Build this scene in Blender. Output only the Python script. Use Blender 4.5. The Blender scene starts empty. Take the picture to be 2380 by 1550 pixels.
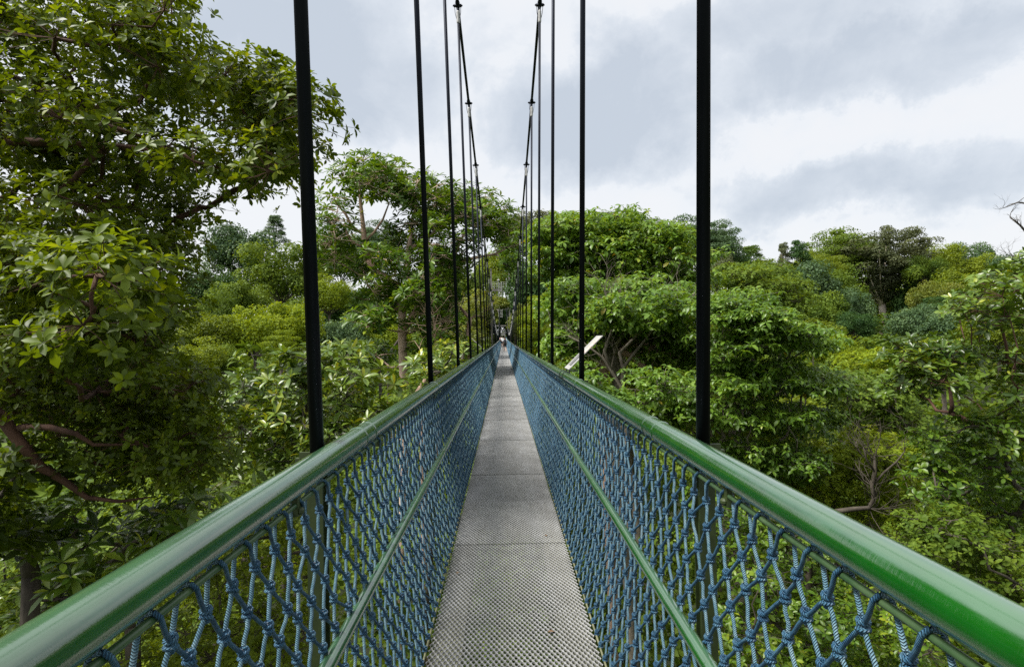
import bpy, math, random
import numpy as np
R = math.radians
sc = bpy.context.scene
COL = sc.collection

# ---------------------------------------------------------------- camera
CAMX = -0.022; EYE = 1.6
cd = bpy.data.cameras.new("camera"); cam = bpy.data.objects.new("camera", cd); COL.objects.link(cam)
cd.sensor_fit = 'HORIZONTAL'; cd.sensor_width = 36; cd.lens = 20; cd.clip_start = .05; cd.clip_end = 6000
sc.camera = cam
from mathutils import Matrix, Vector
yaw, pitch, roll = R(0.867), R(0.607), R(1.0)
rot = Matrix.Rotation(-yaw, 4, 'Z') @ Matrix.Rotation(R(90) + pitch, 4, 'X') @ Matrix.Rotation(-roll, 4, 'Z')
cam.matrix_world = Matrix.Translation((CAMX, 0, EYE)) @ rot
F = 1322.0
def at(px, py, d):
    """point of the place seen at (px, py) of the 2380 px wide photograph, d metres down the bridge"""
    dx = px - 1170; dy = py - 789
    return np.array([CAMX + d * (dx - .0175 * dy) / F, d, EYE - d * (dy + .0175 * dx) / F])

# ---------------------------------------------------------------- sky, sun, exposure
SUN_EL, SUN_AZ = 58, -105           # azimuth from +Y towards +X
w = bpy.data.worlds.new("World"); sc.world = w; w.use_nodes = True
nt = w.node_tree; N = nt.nodes; L = nt.links; N.clear()
out = N.new('ShaderNodeOutputWorld'); bg = N.new('ShaderNodeBackground'); L.new(bg.outputs[0], out.inputs[0])
bg.inputs[1].default_value = .1
sky = N.new('ShaderNodeTexSky'); sky.sky_type = 'NISHITA'; sky.sun_disc = False
sky.sun_elevation = R(SUN_EL); sky.sun_rotation = R(SUN_AZ); sky.air_density = 1.2; sky.dust_density = 1.5
tc = N.new('ShaderNodeTexCoord')
def math_n(op, a, b=None, c=None):
    n = N.new('ShaderNodeMath'); n.operation = op
    for i, v in enumerate((a, b, c)):
        if v is None: continue
        if isinstance(v, (int, float)): n.inputs[i].default_value = v
        else: L.new(v, n.inputs[i])
    return n.outputs[0]
sep = N.new('ShaderNodeSeparateXYZ'); L.new(tc.outputs['Generated'], sep.inputs[0])
# project the direction on the cloud base so that clouds flatten towards the horizon
zz = math_n('ADD', math_n('ABSOLUTE', sep.outputs[2]), .16)
cx = math_n('DIVIDE', sep.outputs[0], zz); cy = math_n('DIVIDE', sep.outputs[1], zz)
comb = N.new('ShaderNodeCombineXYZ'); L.new(cx, comb.inputs[0]); L.new(cy, comb.inputs[1])
def noise(vec, scale, detail, rough, dist=0.0, seed=0.0):
    n = N.new('ShaderNodeTexNoise'); n.noise_dimensions = '4D'; L.new(vec, n.inputs['Vector'])
    n.inputs['W'].default_value = seed
    n.inputs['Scale'].default_value = scale; n.inputs['Detail'].default_value = detail
    n.inputs['Roughness'].default_value = rough; n.inputs['Distortion'].default_value = dist
    return n
nz = noise(comb.outputs[0], 1.1, 7, .55, .3, 3.1)
nz2 = noise(tc.outputs['Generated'], 7.0, 9, .62, .5, 1.7)
# grey undersides of the larger clouds, placed by direction
warp = N.new('ShaderNodeVectorMath'); warp.operation = 'MULTIPLY_ADD'
wn = noise(tc.outputs['Generated'], 4.5, 8, .66, 0, 9.0)
sub = N.new('ShaderNodeVectorMath'); sub.operation = 'SUBTRACT'; L.new(wn.outputs['Color'], sub.inputs[0]); sub.inputs[1].default_value = (.5, .5, .5)
L.new(sub.outputs[0], warp.inputs[0]); warp.inputs[1].default_value = (.34, .34, .26); L.new(tc.outputs['Generated'], warp.inputs[2])
def patch(px, py, rx, ry, amt):
    d = at(px, py, 1.0) - np.array([CAMX, 0, EYE]); d /= np.linalg.norm(d)
    s = N.new('ShaderNodeVectorMath'); s.operation = 'SUBTRACT'; L.new(warp.outputs[0], s.inputs[0]); s.inputs[1].default_value = tuple(d)
    m = N.new('ShaderNodeVectorMath'); m.operation = 'MULTIPLY'; L.new(s.outputs[0], m.inputs[0])
    m.inputs[1].default_value = (F / rx, F / rx, F / ry)
    l = N.new('ShaderNodeVectorMath'); l.operation = 'LENGTH'; L.new(m.outputs[0], l.inputs[0])
    mr = N.new('ShaderNodeMapRange'); mr.interpolation_type = 'SMOOTHSTEP'; L.new(l.outputs['Value'], mr.inputs[0])
    mr.inputs[1].default_value = 1.25; mr.inputs[2].default_value = .25; mr.inputs[3].default_value = 0; mr.inputs[4].default_value = amt
    return mr.outputs[0]
dark = None
for a in [(640, 110, 420, 190, .95), (900, 230, 330, 150, .8), (1420, 250, 330, 170, 1.0), (1750, 60, 380, 90, .7), (2080, 110, 430, 100, .85),
          (2330, 20, 260, 80, .6), (1180, 80, 260, 120, .45), (1950, 440, 380, 75, .7), (2300, 410, 190, 90, .7), (1430, 390, 200, 45, .45), (1560, 190, 200, 120, .5)]:
    p = patch(*a); dark = p if dark is None else math_n('MAXIMUM', dark, p)
nm = N.new('ShaderNodeMapRange'); L.new(nz.outputs['Fac'], nm.inputs[0]); nm.inputs[1].default_value = .35; nm.inputs[2].default_value = .7; nm.inputs[3].default_value = -.3; nm.inputs[4].default_value = .42
nm2 = N.new('ShaderNodeMapRange'); L.new(nz2.outputs['Fac'], nm2.inputs[0]); nm2.inputs[1].default_value = .3; nm2.inputs[2].default_value = .7; nm2.inputs[3].default_value = -.28; nm2.inputs[4].default_value = .28
dsum = math_n('ADD', math_n('ADD', dark, nm.outputs[0]), nm2.outputs[0])
cr = N.new('ShaderNodeValToRGB'); L.new(dsum, cr.inputs[0])
cr.color_ramp.elements[0].position = 0; cr.color_ramp.elements[0].color = (.80, .815, .84, 1)
cr.color_ramp.elements[1].position = 1; cr.color_ramp.elements[1].color = (.52, .575, .65, 1)
e = cr.color_ramp.elements.new(.26); e.color = (.78, .805, .84, 1)
e = cr.color_ramp.elements.new(.5); e.color = (.66, .705, .765, 1)
sc10 = N.new('ShaderNodeVectorMath'); sc10.operation = 'SCALE'; L.new(cr.outputs[0], sc10.inputs[0]); sc10.inputs['Scale'].default_value = 7.5
mx = N.new('ShaderNodeMix'); mx.data_type = 'RGBA'; mx.inputs[0].default_value = .93
L.new(sky.outputs[0], mx.inputs[6]); L.new(sc10.outputs[0], mx.inputs[7]); L.new(mx.outputs[2], bg.inputs[0])

sd = bpy.data.lights.new("sun", 'SUN'); sd.energy = 4.8; sd.angle = R(18); sd.color = (1, .96, .90)
sun = bpy.data.objects.new("sun", sd); COL.objects.link(sun)
sv = Vector((math.sin(R(SUN_AZ)) * math.cos(R(SUN_EL)), math.cos(R(SUN_AZ)) * math.cos(R(SUN_EL)), math.sin(R(SUN_EL))))
sd.cycles.use_multiple_importance_sampling = False
sun.rotation_euler = sv.to_track_quat('Z', 'Y').to_euler(); sun.location = (20, 20, 60)
sc.view_settings.view_transform = 'Standard'; sc.view_settings.look = 'None'; sc.view_settings.exposure = 0.62; sc.view_settings.gamma = 1
sc.render.engine = 'CYCLES'
sc.cycles.max_bounces = 6; sc.cycles.diffuse_bounces = 4; sc.cycles.glossy_bounces = 2; sc.cycles.transmission_bounces = 4
sc.cycles.use_denoising = False; sc.cycles.use_adaptive_sampling = False; sc.cycles.light_sampling_threshold = 0; sc.cycles.sample_clamp_indirect = 1.6; sc.cycles.sample_clamp_direct = 1.25; sc.cycles.caustics_reflective = False; sc.cycles.caustics_refractive = False

# ---------------------------------------------------------------- helpers
rng = np.random.default_rng(7)
def nrm(v):
    return v / np.maximum(np.linalg.norm(v, axis=-1, keepdims=True), 1e-9)
def tag(o, label=None, cat=None, group=None, kind=None):
    if label: o['label'] = label
    if cat: o['category'] = cat
    if group: o['group'] = group
    if kind: o['kind'] = kind
    return o
def mk(name, V, Fs, mat, parent=None, org=(0, 0, 0), smooth=False, tint=None, uv=None):
    V = np.asarray(V, dtype=np.float32).reshape(-1, 3) - np.asarray(org, dtype=np.float32)
    Fs = [np.asarray(f, dtype=np.int32) for f in Fs if len(f)]
    me = bpy.data.meshes.new(name)
    me.vertices.add(len(V)); me.vertices.foreach_set('co', V.ravel())
    tot = np.concatenate([np.full(len(f), f.shape[1], np.int32) for f in Fs])
    li = np.concatenate([f.ravel() for f in Fs])
    st = np.concatenate([[0], np.cumsum(tot)[:-1]]).astype(np.int32)
    me.loops.add(len(li)); me.loops.foreach_set('vertex_index', li)
    me.polygons.add(len(tot)); me.polygons.foreach_set('loop_start', st); me.polygons.foreach_set('loop_total', tot)
    me.polygons.foreach_set('use_smooth', np.full(len(tot), bool(smooth)))
    if tint is not None:
        a = me.attributes.new('tint', 'FLOAT', 'POINT'); a.data.foreach_set('value', np.asarray(tint, dtype=np.float32).ravel())
    if uv is not None:
        ul = me.uv_layers.new(name='UVMap'); ul.data.foreach_set('uv', np.asarray(uv, dtype=np.float32)[li].ravel())
    me.update(calc_edges=True); me.validate()
    me.materials.append(mat)
    o = bpy.data.objects.new(name, me); COL.objects.link(o)
    if parent is not None: o.parent = parent
    else: o.location = org
    return o
def empty(name, loc=(0, 0, 0)):
    o = bpy.data.objects.new(name, None); o.location = loc; o.empty_display_size = .2; COL.objects.link(o); return o
class MB:
    def __init__(s): s.V = []; s.F3 = []; s.F4 = []; s.UV = []; s.n = 0
    def add(s, V, F, uv=None):
        V = np.asarray(V, float).reshape(-1, 3); s.V.append(V)
        for f in F:
            (s.F3 if len(f) == 3 else s.F4).append([i + s.n for i in f])
        s.UV.append(np.zeros((len(V), 2)) if uv is None else uv); s.n += len(V)
    def box(s, c, h, M=None):
        P = np.array([[x, y, z] for x in (-1, 1) for y in (-1, 1) for z in (-1, 1)], float) * np.array(h)
        if M is not None: P = P @ np.array(M).T
        s.add(P + np.array(c), [(0, 1, 3, 2), (4, 6, 7, 5), (0, 4, 5, 1), (2, 3, 7, 6), (0, 2, 6, 4), (1, 5, 7, 3)])
    def tube(s, pts, rad, sides=8, cap=True, up=None, uoff=0):
        P = np.asarray(pts, float); n = len(P)
        rad = np.full(n, rad) if np.isscalar(rad) else np.asarray(rad, float)
        T = np.zeros_like(P); T[1:-1] = P[2:] - P[:-2]; T[0] = P[1] - P[0]; T[-1] = P[-1] - P[-2]; T = nrm(T)
        ref = np.array([0, 0, 1.]) if abs(T[0][2]) < .9 else np.array([1., 0, 0])
        if up is not None: ref = np.array(up, float)
        a = nrm(np.cross(T[0], ref)); A = [a]
        for i in range(1, n):
            a = A[-1] - T[i] * np.dot(A[-1], T[i]); A.append(a / max(np.linalg.norm(a), 1e-9))
        A = np.array(A); B = np.cross(T, A)
        th = np.linspace(0, 2 * math.pi, sides + 1)[:-1]
        ring = A[:, None, :] * np.cos(th)[None, :, None] + B[:, None, :] * np.sin(th)[None, :, None]
        V = P[:, None, :] + ring * rad[:, None, None]
        ln = np.concatenate([[0], np.cumsum(np.linalg.norm(P[1:] - P[:-1], axis=1))])
        uv = np.stack([uoff + np.tile(np.minimum(th, 2 * math.pi - th) / (2 * math.pi), (n, 1)), np.repeat(ln[:, None], sides, 1)], -1).reshape(-1, 2)
        f = []
        for i in range(n - 1):
            for k in range(sides):
                k2 = (k + 1) % sides; f.append((i * sides + k, i * sides + k2, (i + 1) * sides + k2, (i + 1) * sides + k))
        V = V.reshape(-1, 3)
        if cap:
            V = np.vstack([V, P[0], P[-1]]); uv = np.vstack([uv, uv[0], uv[-1]])
            c0 = n * sides; c1 = c0 + 1
            for k in range(sides):
                k2 = (k + 1) % sides; f.append((c0, k2, k)); f.append((c1, (n - 1) * sides + k, (n - 1) * sides + k2))
        s.add(V, f, uv)
    def ball(s, c, r, nu=10, nv=6, M=None):
        r = np.array([r, r, r]) if np.isscalar(r) else np.array(r); V = []; f = []
        for j in range(nv + 1):
            p = math.pi * j / nv
            for i in range(nu):
                t = 2 * math.pi * i / nu; V.append([math.sin(p) * math.cos(t), math.sin(p) * math.sin(t), math.cos(p)])
        for j in range(nv):
            for i in range(nu):
                i2 = (i + 1) % nu; f.append((j * nu + i, (j + 1) * nu + i, (j + 1) * nu + i2, j * nu + i2))
        V = np.array(V) * r
        if M is not None: V = V @ np.array(M).T
        s.add(V + np.array(c), f)
    def build(s, name, mat, parent=None, org=(0, 0, 0), smooth=False):
        return mk(name, np.vstack(s.V), [s.F3, s.F4], mat, parent, org, smooth, uv=np.vstack(s.UV))

# ---------------------------------------------------------------- materials
def new_mat(name):
    m = bpy.data.materials.new(name); m.use_nodes = True
    return m, m.node_tree.nodes, m.node_tree.links, m.node_tree.nodes['Principled BSDF']
def ramp(n, l, fac, cols, pos=None):
    c = n.new('ShaderNodeValToRGB'); l.new(fac, c.inputs[0])
    pos = pos or [i / (len(cols) - 1) for i in range(len(cols))]
    el = c.color_ramp.elements; el[0].position = pos[0]; el[0].color = (*cols[0], 1); el[1].position = pos[-1]; el[1].color = (*cols[-1], 1)
    for p, q in list(zip(pos, cols))[1:-1]:
        e = el.new(p); e.color = (*q, 1)
    return c.outputs[0]
def tnoise(n, l, scale, detail=4, rough=.55, vec=None, stretch=None):
    t = n.new('ShaderNodeTexNoise'); t.inputs['Scale'].default_value = scale; t.inputs['Detail'].default_value = detail; t.inputs['Roughness'].default_value = rough
    c = n.new('ShaderNodeTexCoord'); v = c.outputs['Object'] if vec is None else vec
    if stretch:
        mp = n.new('ShaderNodeMapping'); mp.inputs['Scale'].default_value = stretch; l.new(v, mp.inputs[0]); v = mp.outputs[0]
    l.new(v, t.inputs['Vector']); return t.outputs['Fac']
def bump(n, l, h, b, strength=.3, dist=.01):
    bp = n.new('ShaderNodeBump'); bp.inputs['Strength'].default_value = strength; bp.inputs['Distance'].default_value = dist
    l.new(h, bp.inputs['Height']); l.new(bp.outputs[0], b.inputs['Normal']); return bp
def simple(name, c1, c2, scale=8, rough=.6, metal=0, bumps=0, stretch=None, spec=.5):
    m, n, l, b = new_mat(name)
    f = tnoise(n, l, scale, stretch=stretch); l.new(ramp(n, l, f, [c1, c2], [.35, .65]), b.inputs['Base Color'])
    b.inputs['Roughness'].default_value = rough; b.inputs['Metallic'].default_value = metal; b.inputs['Specular IOR Level'].default_value = spec
    if bumps: bump(n, l, f, b, bumps)
    return m
def leaf_mat(name, cols, rough=.38, trans=.28, spec=.5, hue_noise=.0):
    m, n, l, b = new_mat(name)
    a = n.new('ShaderNodeAttribute'); a.attribute_name = 'tint'
    oi = n.new('ShaderNodeObjectInfo')
    ad = n.new('ShaderNodeMath'); ad.operation = 'MULTIPLY_ADD'; l.new(oi.outputs['Random'], ad.inputs[0]); ad.inputs[1].default_value = .16; l.new(a.outputs['Fac'], ad.inputs[2])
    sb = n.new('ShaderNodeMath'); sb.operation = 'SUBTRACT'; l.new(ad.outputs[0], sb.inputs[0]); sb.inputs[1].default_value = .08
    col = ramp(n, l, sb.outputs[0], cols)
    l.new(col, b.inputs['Base Color']); b.inputs['Roughness'].default_value = rough; b.inputs['Specular IOR Level'].default_value = spec
    t = n.new('ShaderNodeBsdfTranslucent')
    br = n.new('ShaderNodeVectorMath'); br.operation = 'MULTIPLY'; l.new(col, br.inputs[0]); br.inputs[1].default_value = (2.0, 1.7, .8)
    l.new(br.outputs[0], t.inputs[0])
    ms = n.new('ShaderNodeMixShader'); ms.inputs[0].default_value = trans
    l.new(b.outputs[0], ms.inputs[1]); l.new(t.outputs[0], ms.inputs[2]); l.new(ms.outputs[0], n['Material Output'].inputs[0])
    return m
LM = {
 'olive':  leaf_mat('leaf_olive', [(.028, .052, .002), (.068, .108, .003), (.120, .180, .005), (.20, .24, .010)], .48, .38, .35),
 'magnolia': leaf_mat('leaf_magnolia', [(.030, .065, .005), (.075, .135, .010), (.145, .215, .018), (.34, .35, .02)], .35, .20, .55),
 'rosette': leaf_mat('leaf_rosette', [(.026, .064, .004), (.066, .135, .008), (.125, .21, .014), (.26, .30, .02)], .40, .28, .4),
 'layer': leaf_mat('leaf_layer', [(.042, .092, .008), (.082, .165, .015), (.135, .235, .025), (.20, .30, .04), (.44, .24, .01)], .40, .30, .4),
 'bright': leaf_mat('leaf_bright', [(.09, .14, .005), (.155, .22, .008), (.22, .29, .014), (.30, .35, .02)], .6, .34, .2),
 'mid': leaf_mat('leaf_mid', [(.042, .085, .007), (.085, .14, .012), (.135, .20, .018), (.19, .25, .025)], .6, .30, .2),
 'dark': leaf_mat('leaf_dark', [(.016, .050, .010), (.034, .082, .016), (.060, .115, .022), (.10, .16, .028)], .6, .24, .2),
 'blue': leaf_mat('leaf_blue', [(.034, .075, .030), (.064, .12, .045), (.11, .18, .072), (.17, .25, .10)], .55, .24, .25),
 'brown': leaf_mat('leaf_brown', [(.050, .062, .028), (.085, .105, .046), (.125, .145, .064), (.17, .185, .085)], .6, .22, .2),
 'yellow': leaf_mat('leaf_yellow', [(.07, .10, .012), (.115, .15, .018), (.165, .195, .03), (.23, .25, .04)], .5, .32, .25),
 'soft': leaf_mat('leaf_soft', [(.070, .105, .005), (.125, .175, .008), (.18, .24, .014), (.24, .30, .02)], .55, .36, .25),
}
def bark(name, c1, c2, s=6):
    m, n, l, b = new_mat(name)
    f = tnoise(n, l, s, 6, .65, stretch=(1, 1, .35)); l.new(ramp(n, l, f, [c1, c2], [.35, .65]), b.inputs['Base Color']); b.inputs['Roughness'].default_value = .85
    f2 = tnoise(n, l, s * 6, 5, .6, stretch=(1, 1, .3)); bump(n, l, f2, b, .6, .02); return m
BARK = {'red': bark('bark_red', (.05, .022, .014), (.12, .06, .038)), 'tan': bark('bark_tan', (.26, .16, .11), (.48, .34, .25)),
        'grey': bark('bark_grey', (.10, .085, .06), (.23, .20, .155)), 'dark': bark('bark_dark', (.035, .028, .02), (.09, .075, .055)),
        'pink': bark('bark_pink', (.42, .29, .22), (.62, .47, .37)), 'pale': bark('bark_pale', (.45, .38, .30), (.68, .60, .49))}

def paint_green():
    m, n, l, b = new_mat('green_rail_paint')
    f = tnoise(n, l, 26, 8, .7, stretch=(1, .10, 1)); f2 = tnoise(n, l, 3, 5, .6)
    c = ramp(n, l, f2, [(.0005, .040, .0008), (.001, .064, .0015), (.003, .082, .004)], [.3, .55, .75])
    # dusty wear that grows along the walkway, with a streaky edge
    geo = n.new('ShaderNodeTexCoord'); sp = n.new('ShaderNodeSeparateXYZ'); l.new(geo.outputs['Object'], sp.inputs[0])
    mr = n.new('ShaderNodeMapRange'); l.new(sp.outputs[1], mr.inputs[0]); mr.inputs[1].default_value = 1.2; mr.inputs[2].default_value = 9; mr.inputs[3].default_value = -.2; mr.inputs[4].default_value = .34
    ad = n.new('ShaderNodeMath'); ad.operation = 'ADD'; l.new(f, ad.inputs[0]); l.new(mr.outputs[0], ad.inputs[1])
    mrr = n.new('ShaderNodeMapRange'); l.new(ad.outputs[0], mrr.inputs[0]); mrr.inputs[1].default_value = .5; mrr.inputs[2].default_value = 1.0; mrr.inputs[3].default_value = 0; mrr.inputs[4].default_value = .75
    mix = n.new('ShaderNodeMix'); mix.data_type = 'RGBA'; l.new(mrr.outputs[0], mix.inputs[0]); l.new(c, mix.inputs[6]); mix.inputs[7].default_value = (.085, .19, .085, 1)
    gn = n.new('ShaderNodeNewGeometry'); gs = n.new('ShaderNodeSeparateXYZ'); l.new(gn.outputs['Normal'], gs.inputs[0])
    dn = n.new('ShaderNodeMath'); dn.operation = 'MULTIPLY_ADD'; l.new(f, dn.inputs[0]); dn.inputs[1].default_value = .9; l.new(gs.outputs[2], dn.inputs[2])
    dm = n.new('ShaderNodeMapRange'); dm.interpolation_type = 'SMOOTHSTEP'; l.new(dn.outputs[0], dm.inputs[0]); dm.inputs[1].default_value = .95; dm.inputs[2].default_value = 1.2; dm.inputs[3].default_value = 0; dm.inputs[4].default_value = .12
    dx_ = n.new('ShaderNodeMix'); dx_.data_type = 'RGBA'; l.new(dm.outputs[0], dx_.inputs[0]); l.new(mix.outputs[2], dx_.inputs[6]); dx_.inputs[7].default_value = (.36, .46, .42, 1)  # whitish sky sheen painted into the colour of upward faces
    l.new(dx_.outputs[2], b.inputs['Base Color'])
    rr = n.new('ShaderNodeMapRange'); l.new(ad.outputs[0], rr.inputs[0]); rr.inputs[1].default_value = .3; rr.inputs[2].default_value = 1; rr.inputs[3].default_value = .22; rr.inputs[4].default_value = .5
    l.new(rr.outputs[0], b.inputs['Roughness']); b.inputs['IOR'].default_value = 1.5; b.inputs['Specular IOR Level'].default_value = .5
    b.inputs['Coat Weight'].default_value = 1.0; b.inputs['Coat IOR'].default_value = 2.0; b.inputs['Coat Roughness'].default_value = .045
    f3 = tnoise(n, l, 34, 6, .7, stretch=(.3, 3.0, .3)); fa = n.new('ShaderNodeMath'); fa.operation = 'ADD'; l.new(f, fa.inputs[0]); l.new(f3, fa.inputs[1])
    bp = bump(n, l, fa.outputs[0], b, .16, .002); l.new(bp.outputs[0], b.inputs['Coat Normal'])
    return m
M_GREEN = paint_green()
M_OLIVE = simple('olive_post_paint', (.020, .034, .008), (.034, .052, .012), 14, .55)
M_BLACK = simple('black_rod_coating', (.014, .016, .022), (.022, .025, .033), 5, .5, metal=1.0, stretch=(6, 6, .4), spec=0)
M_TAG = simple('pale_metal_sleeve', (.30, .30, .30), (.45, .45, .44), 12, .5)
M_STEEL = simple('grey_tower_paint', (.17, .16, .15), (.24, .23, .21), 2, .6)
M_LADDER = simple('galvanised_ladder', (.42, .43, .42), (.55, .56, .55), 4, .5)
M_SIGN = simple('white_sign_face', (.36, .36, .345), (.43, .43, .41), 5, .35)
M_SIGNTEXT = simple('grey_sign_print', (.12, .12, .13), (.2, .2, .2), 60, .5)
def deck_mat():
    m, n, l, b = new_mat('grey_deck_grating')
    f = tnoise(n, l, 2.2, 6, .6); f2 = tnoise(n, l, 45, 4, .7)
    c = ramp(n, l, f, [(.29, .295, .295), (.375, .38, .38), (.45, .455, .455)], [.3, .5, .7])
    f4 = tnoise(n, l, 3.0, 5, .65, stretch=(2.2, .25, 1))
    mix = n.new('ShaderNodeMix'); mix.data_type = 'RGBA'; mix.blend_type = 'MULTIPLY'; mix.inputs[0].default_value = .5
    cm = n.new('ShaderNodeMix'); cm.data_type = 'RGBA'; cm.blend_type = 'MULTIPLY'; cm.inputs[0].default_value = .4; l.new(c, cm.inputs[6]); l.new(ramp(n, l, f4, [(.68, .66, .60), (1, 1, 1)], [.38, .56]), cm.inputs[7]); c = cm.outputs[2]
    l.new(c, mix.inputs[6]); l.new(ramp(n, l, f2, [(.6, .58, .55), (1, 1, 1)], [.35, .6]), mix.inputs[7]); l.new(mix.outputs[2], b.inputs['Base Color'])
    oi = n.new('ShaderNodeObjectInfo'); pm = n.new('ShaderNodeMapRange'); l.new(oi.outputs['Random'], pm.inputs[0]); pm.inputs[3].default_value = .80; pm.inputs[4].default_value = 1.12
    vs = n.new('ShaderNodeVectorMath'); vs.operation = 'SCALE'; l.new(mix.outputs[2], vs.inputs[0]); l.new(pm.outputs[0], vs.inputs['Scale']); l.new(vs.outputs[0], b.inputs['Base Color'])
    b.inputs['Roughness'].default_value = .55; b.inputs['Metallic'].default_value = .15; bump(n, l, f2, b, .2, .002); return m
M_DECK = deck_mat()
M_STRINGER = simple('pale_olive_beam_paint', (.16, .17, .10), (.24, .25, .16), 5, .7)
def rope_mat():
    m, n, l, b = new_mat('blue_net_rope')
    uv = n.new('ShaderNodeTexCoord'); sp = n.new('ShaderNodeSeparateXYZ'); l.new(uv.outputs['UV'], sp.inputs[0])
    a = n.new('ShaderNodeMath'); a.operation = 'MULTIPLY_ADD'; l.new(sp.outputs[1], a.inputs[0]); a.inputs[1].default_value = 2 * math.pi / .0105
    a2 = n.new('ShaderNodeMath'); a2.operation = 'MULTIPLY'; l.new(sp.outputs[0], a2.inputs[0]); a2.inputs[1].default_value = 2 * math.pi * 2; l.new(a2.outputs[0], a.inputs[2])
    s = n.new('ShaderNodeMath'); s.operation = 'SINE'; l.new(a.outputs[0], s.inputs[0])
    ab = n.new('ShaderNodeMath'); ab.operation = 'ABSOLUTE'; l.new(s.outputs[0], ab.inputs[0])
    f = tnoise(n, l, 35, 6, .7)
    c_shaded = ramp(n, l, f, [(.014, .055, .12), (.030, .11, .20), (.10, .22, .30)], [.32, .50, .70])
    c_lit = ramp(n, l, f, [(.05, .135, .20), (.10, .21, .28), (.22, .33, .38)], [.32, .48, .68])
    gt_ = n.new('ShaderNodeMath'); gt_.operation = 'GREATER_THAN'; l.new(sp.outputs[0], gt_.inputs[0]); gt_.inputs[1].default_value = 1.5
    mx_ = n.new('ShaderNodeMix'); mx_.data_type = 'RGBA'; l.new(gt_.outputs[0], mx_.inputs[0]); l.new(c_shaded, mx_.inputs[6]); l.new(c_lit, mx_.inputs[7]); l.new(mx_.outputs[2], b.inputs['Base Color'])  # strands of one lean painted pale as if sky-lit, the others dark as shaded
    b.inputs['Roughness'].default_value = .5; b.inputs['Specular IOR Level'].default_value = .5
    bump(n, l, ab.outputs[0], b, 1.0, .005); return m
M_ROPE = rope_mat()

# ---------------------------------------------------------------- ground
def ss(t): t = np.clip(t, 0, 1); return t * t * (3 - 2 * t)
def ground_z(x, y):
    r = np.sqrt(np.asarray(x, float) ** 2 + np.asarray(y, float) ** 2)
    z = -26 + 30 * ss((r - 45) / 220.)
    return z + 1.2 * np.sin(np.asarray(x) * .07 + 1) * np.cos(np.asarray(y) * .06)
gx = np.concatenate([[-4000, -2000, -1000, -600], np.linspace(-400, 400, 101), [600, 1000, 2000, 4000]])
gy = np.concatenate([[-4000, -1500, -500], np.linspace(-150, 450, 91), [700, 1500, 4000]])
GX, GY = np.meshgrid(gx, gy); GZ = ground_z(GX, GY)
nx_, ny_ = len(gx), len(gy)
idx = np.arange(nx_ * ny_).reshape(ny_, nx_)
gf = np.stack([idx[:-1, :-1], idx[:-1, 1:], idx[1:, 1:], idx[1:, :-1]], -1).reshape(-1, 4)
M_GROUND = simple('leaf_litter_ground', (.022, .03, .010), (.05, .06, .02), .4, .95, bumps=.5)
tag(mk('ground', np.stack([GX, GY, GZ], -1).reshape(-1, 3), [gf], M_GROUND, smooth=True), kind='structure')

# ---------------------------------------------------------------- the suspension bridge
Y0 = 2.2; S = 3.43; NB = 47; YEND = Y0 + (NB - 1) * S + 1.5
def zd(y): return 4.9e-5 * np.asarray(y, float) * np.abs(y)
def slope(y): return math.atan(2 * 4.9e-5 * max(y, 0))
def cab(y, s):  return np.array([s * (.725 + 5.3e-5 * (y - 71) ** 2), y, EYE + .97 + .00188 * (y - 71) ** 2])
bridge = empty('suspension_bridge')
tag(bridge, 'narrow suspension footbridge with green handrails, blue rope nets and perforated grey deck', 'footbridge')
HX = .745; HZ = EYE - .418      # foot of a hanger above the deck

# deck panel: real holes
PL = 1.1433; ncol, nrow = 31, 42
p = .877 / ncol; b_ = PL / nrow
tmpl_o = np.array([[.5, 0], [.25, .5], [0, 1], [-.25, .5], [-.5, 0], [-.25, -.5], [0, -1], [.25, -.5]]) * np.array([p, b_])
hw, hh = p * .33, b_ * .68
tmpl_i = np.array([[hw, 0], [hw * .78, hh * .66], [0, hh], [-hw * .78, hh * .66], [-hw, 0], [-hw * .78, -hh * .66], [0, -hh], [hw * .78, -hh * .66]])
dv = []; df = []; n0 = 0
for j in range(nrow):
    for i in range(ncol if j % 2 == 0 else ncol - 1):
        cx_ = (i + .5 + .5 * (j % 2)) * p - .877 / 2; cy_ = (j + .5) * b_
        dv.append(np.hstack([tmpl_o + (cx_, cy_), np.zeros((8, 1))])); dv.append(np.hstack([tmpl_i + (cx_, cy_), np.full((8, 1), -.0022)]))
        dv.append(np.hstack([tmpl_i * .96 + (cx_, cy_), np.full((8, 1), -.010)]))
        for k in range(8):
            k2 = (k + 1) % 8
            df.append((n0 + k, n0 + k2, n0 + 8 + k2, n0 + 8 + k)); df.append((n0 + 8 + k, n0 + 8 + k2, n0 + 16 + k2, n0 + 16 + k))
        n0 += 24
dpan = mk('deck_panel', np.vstack(dv), [np.array(df)], M_DECK, bridge)
YP = 3.325 - PL * 4
NP = int((YEND - YP) / PL)
rest = []
for k in range(NP):
    y = YP + k * PL
    if k < 100:
        o = dpan if k == 0 else dpan.copy()
        if k: COL.objects.link(o); o.parent = bridge
        o.location = (0, y, float(zd(y)) + (.004 if k % 2 else 0)); o.rotation_euler = (slope(y), 0, 0)
    else: rest.append(y)
V0 = np.vstack(dv); far = MB()
for y in rest:
    far.box((0, y + PL / 2 - .004, float(zd(y + PL / 2)) - .004), (.437, PL / 2 - .006, .004))
tag(far.build('deck_panel', M_DECK, bridge), kind='stuff')

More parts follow.
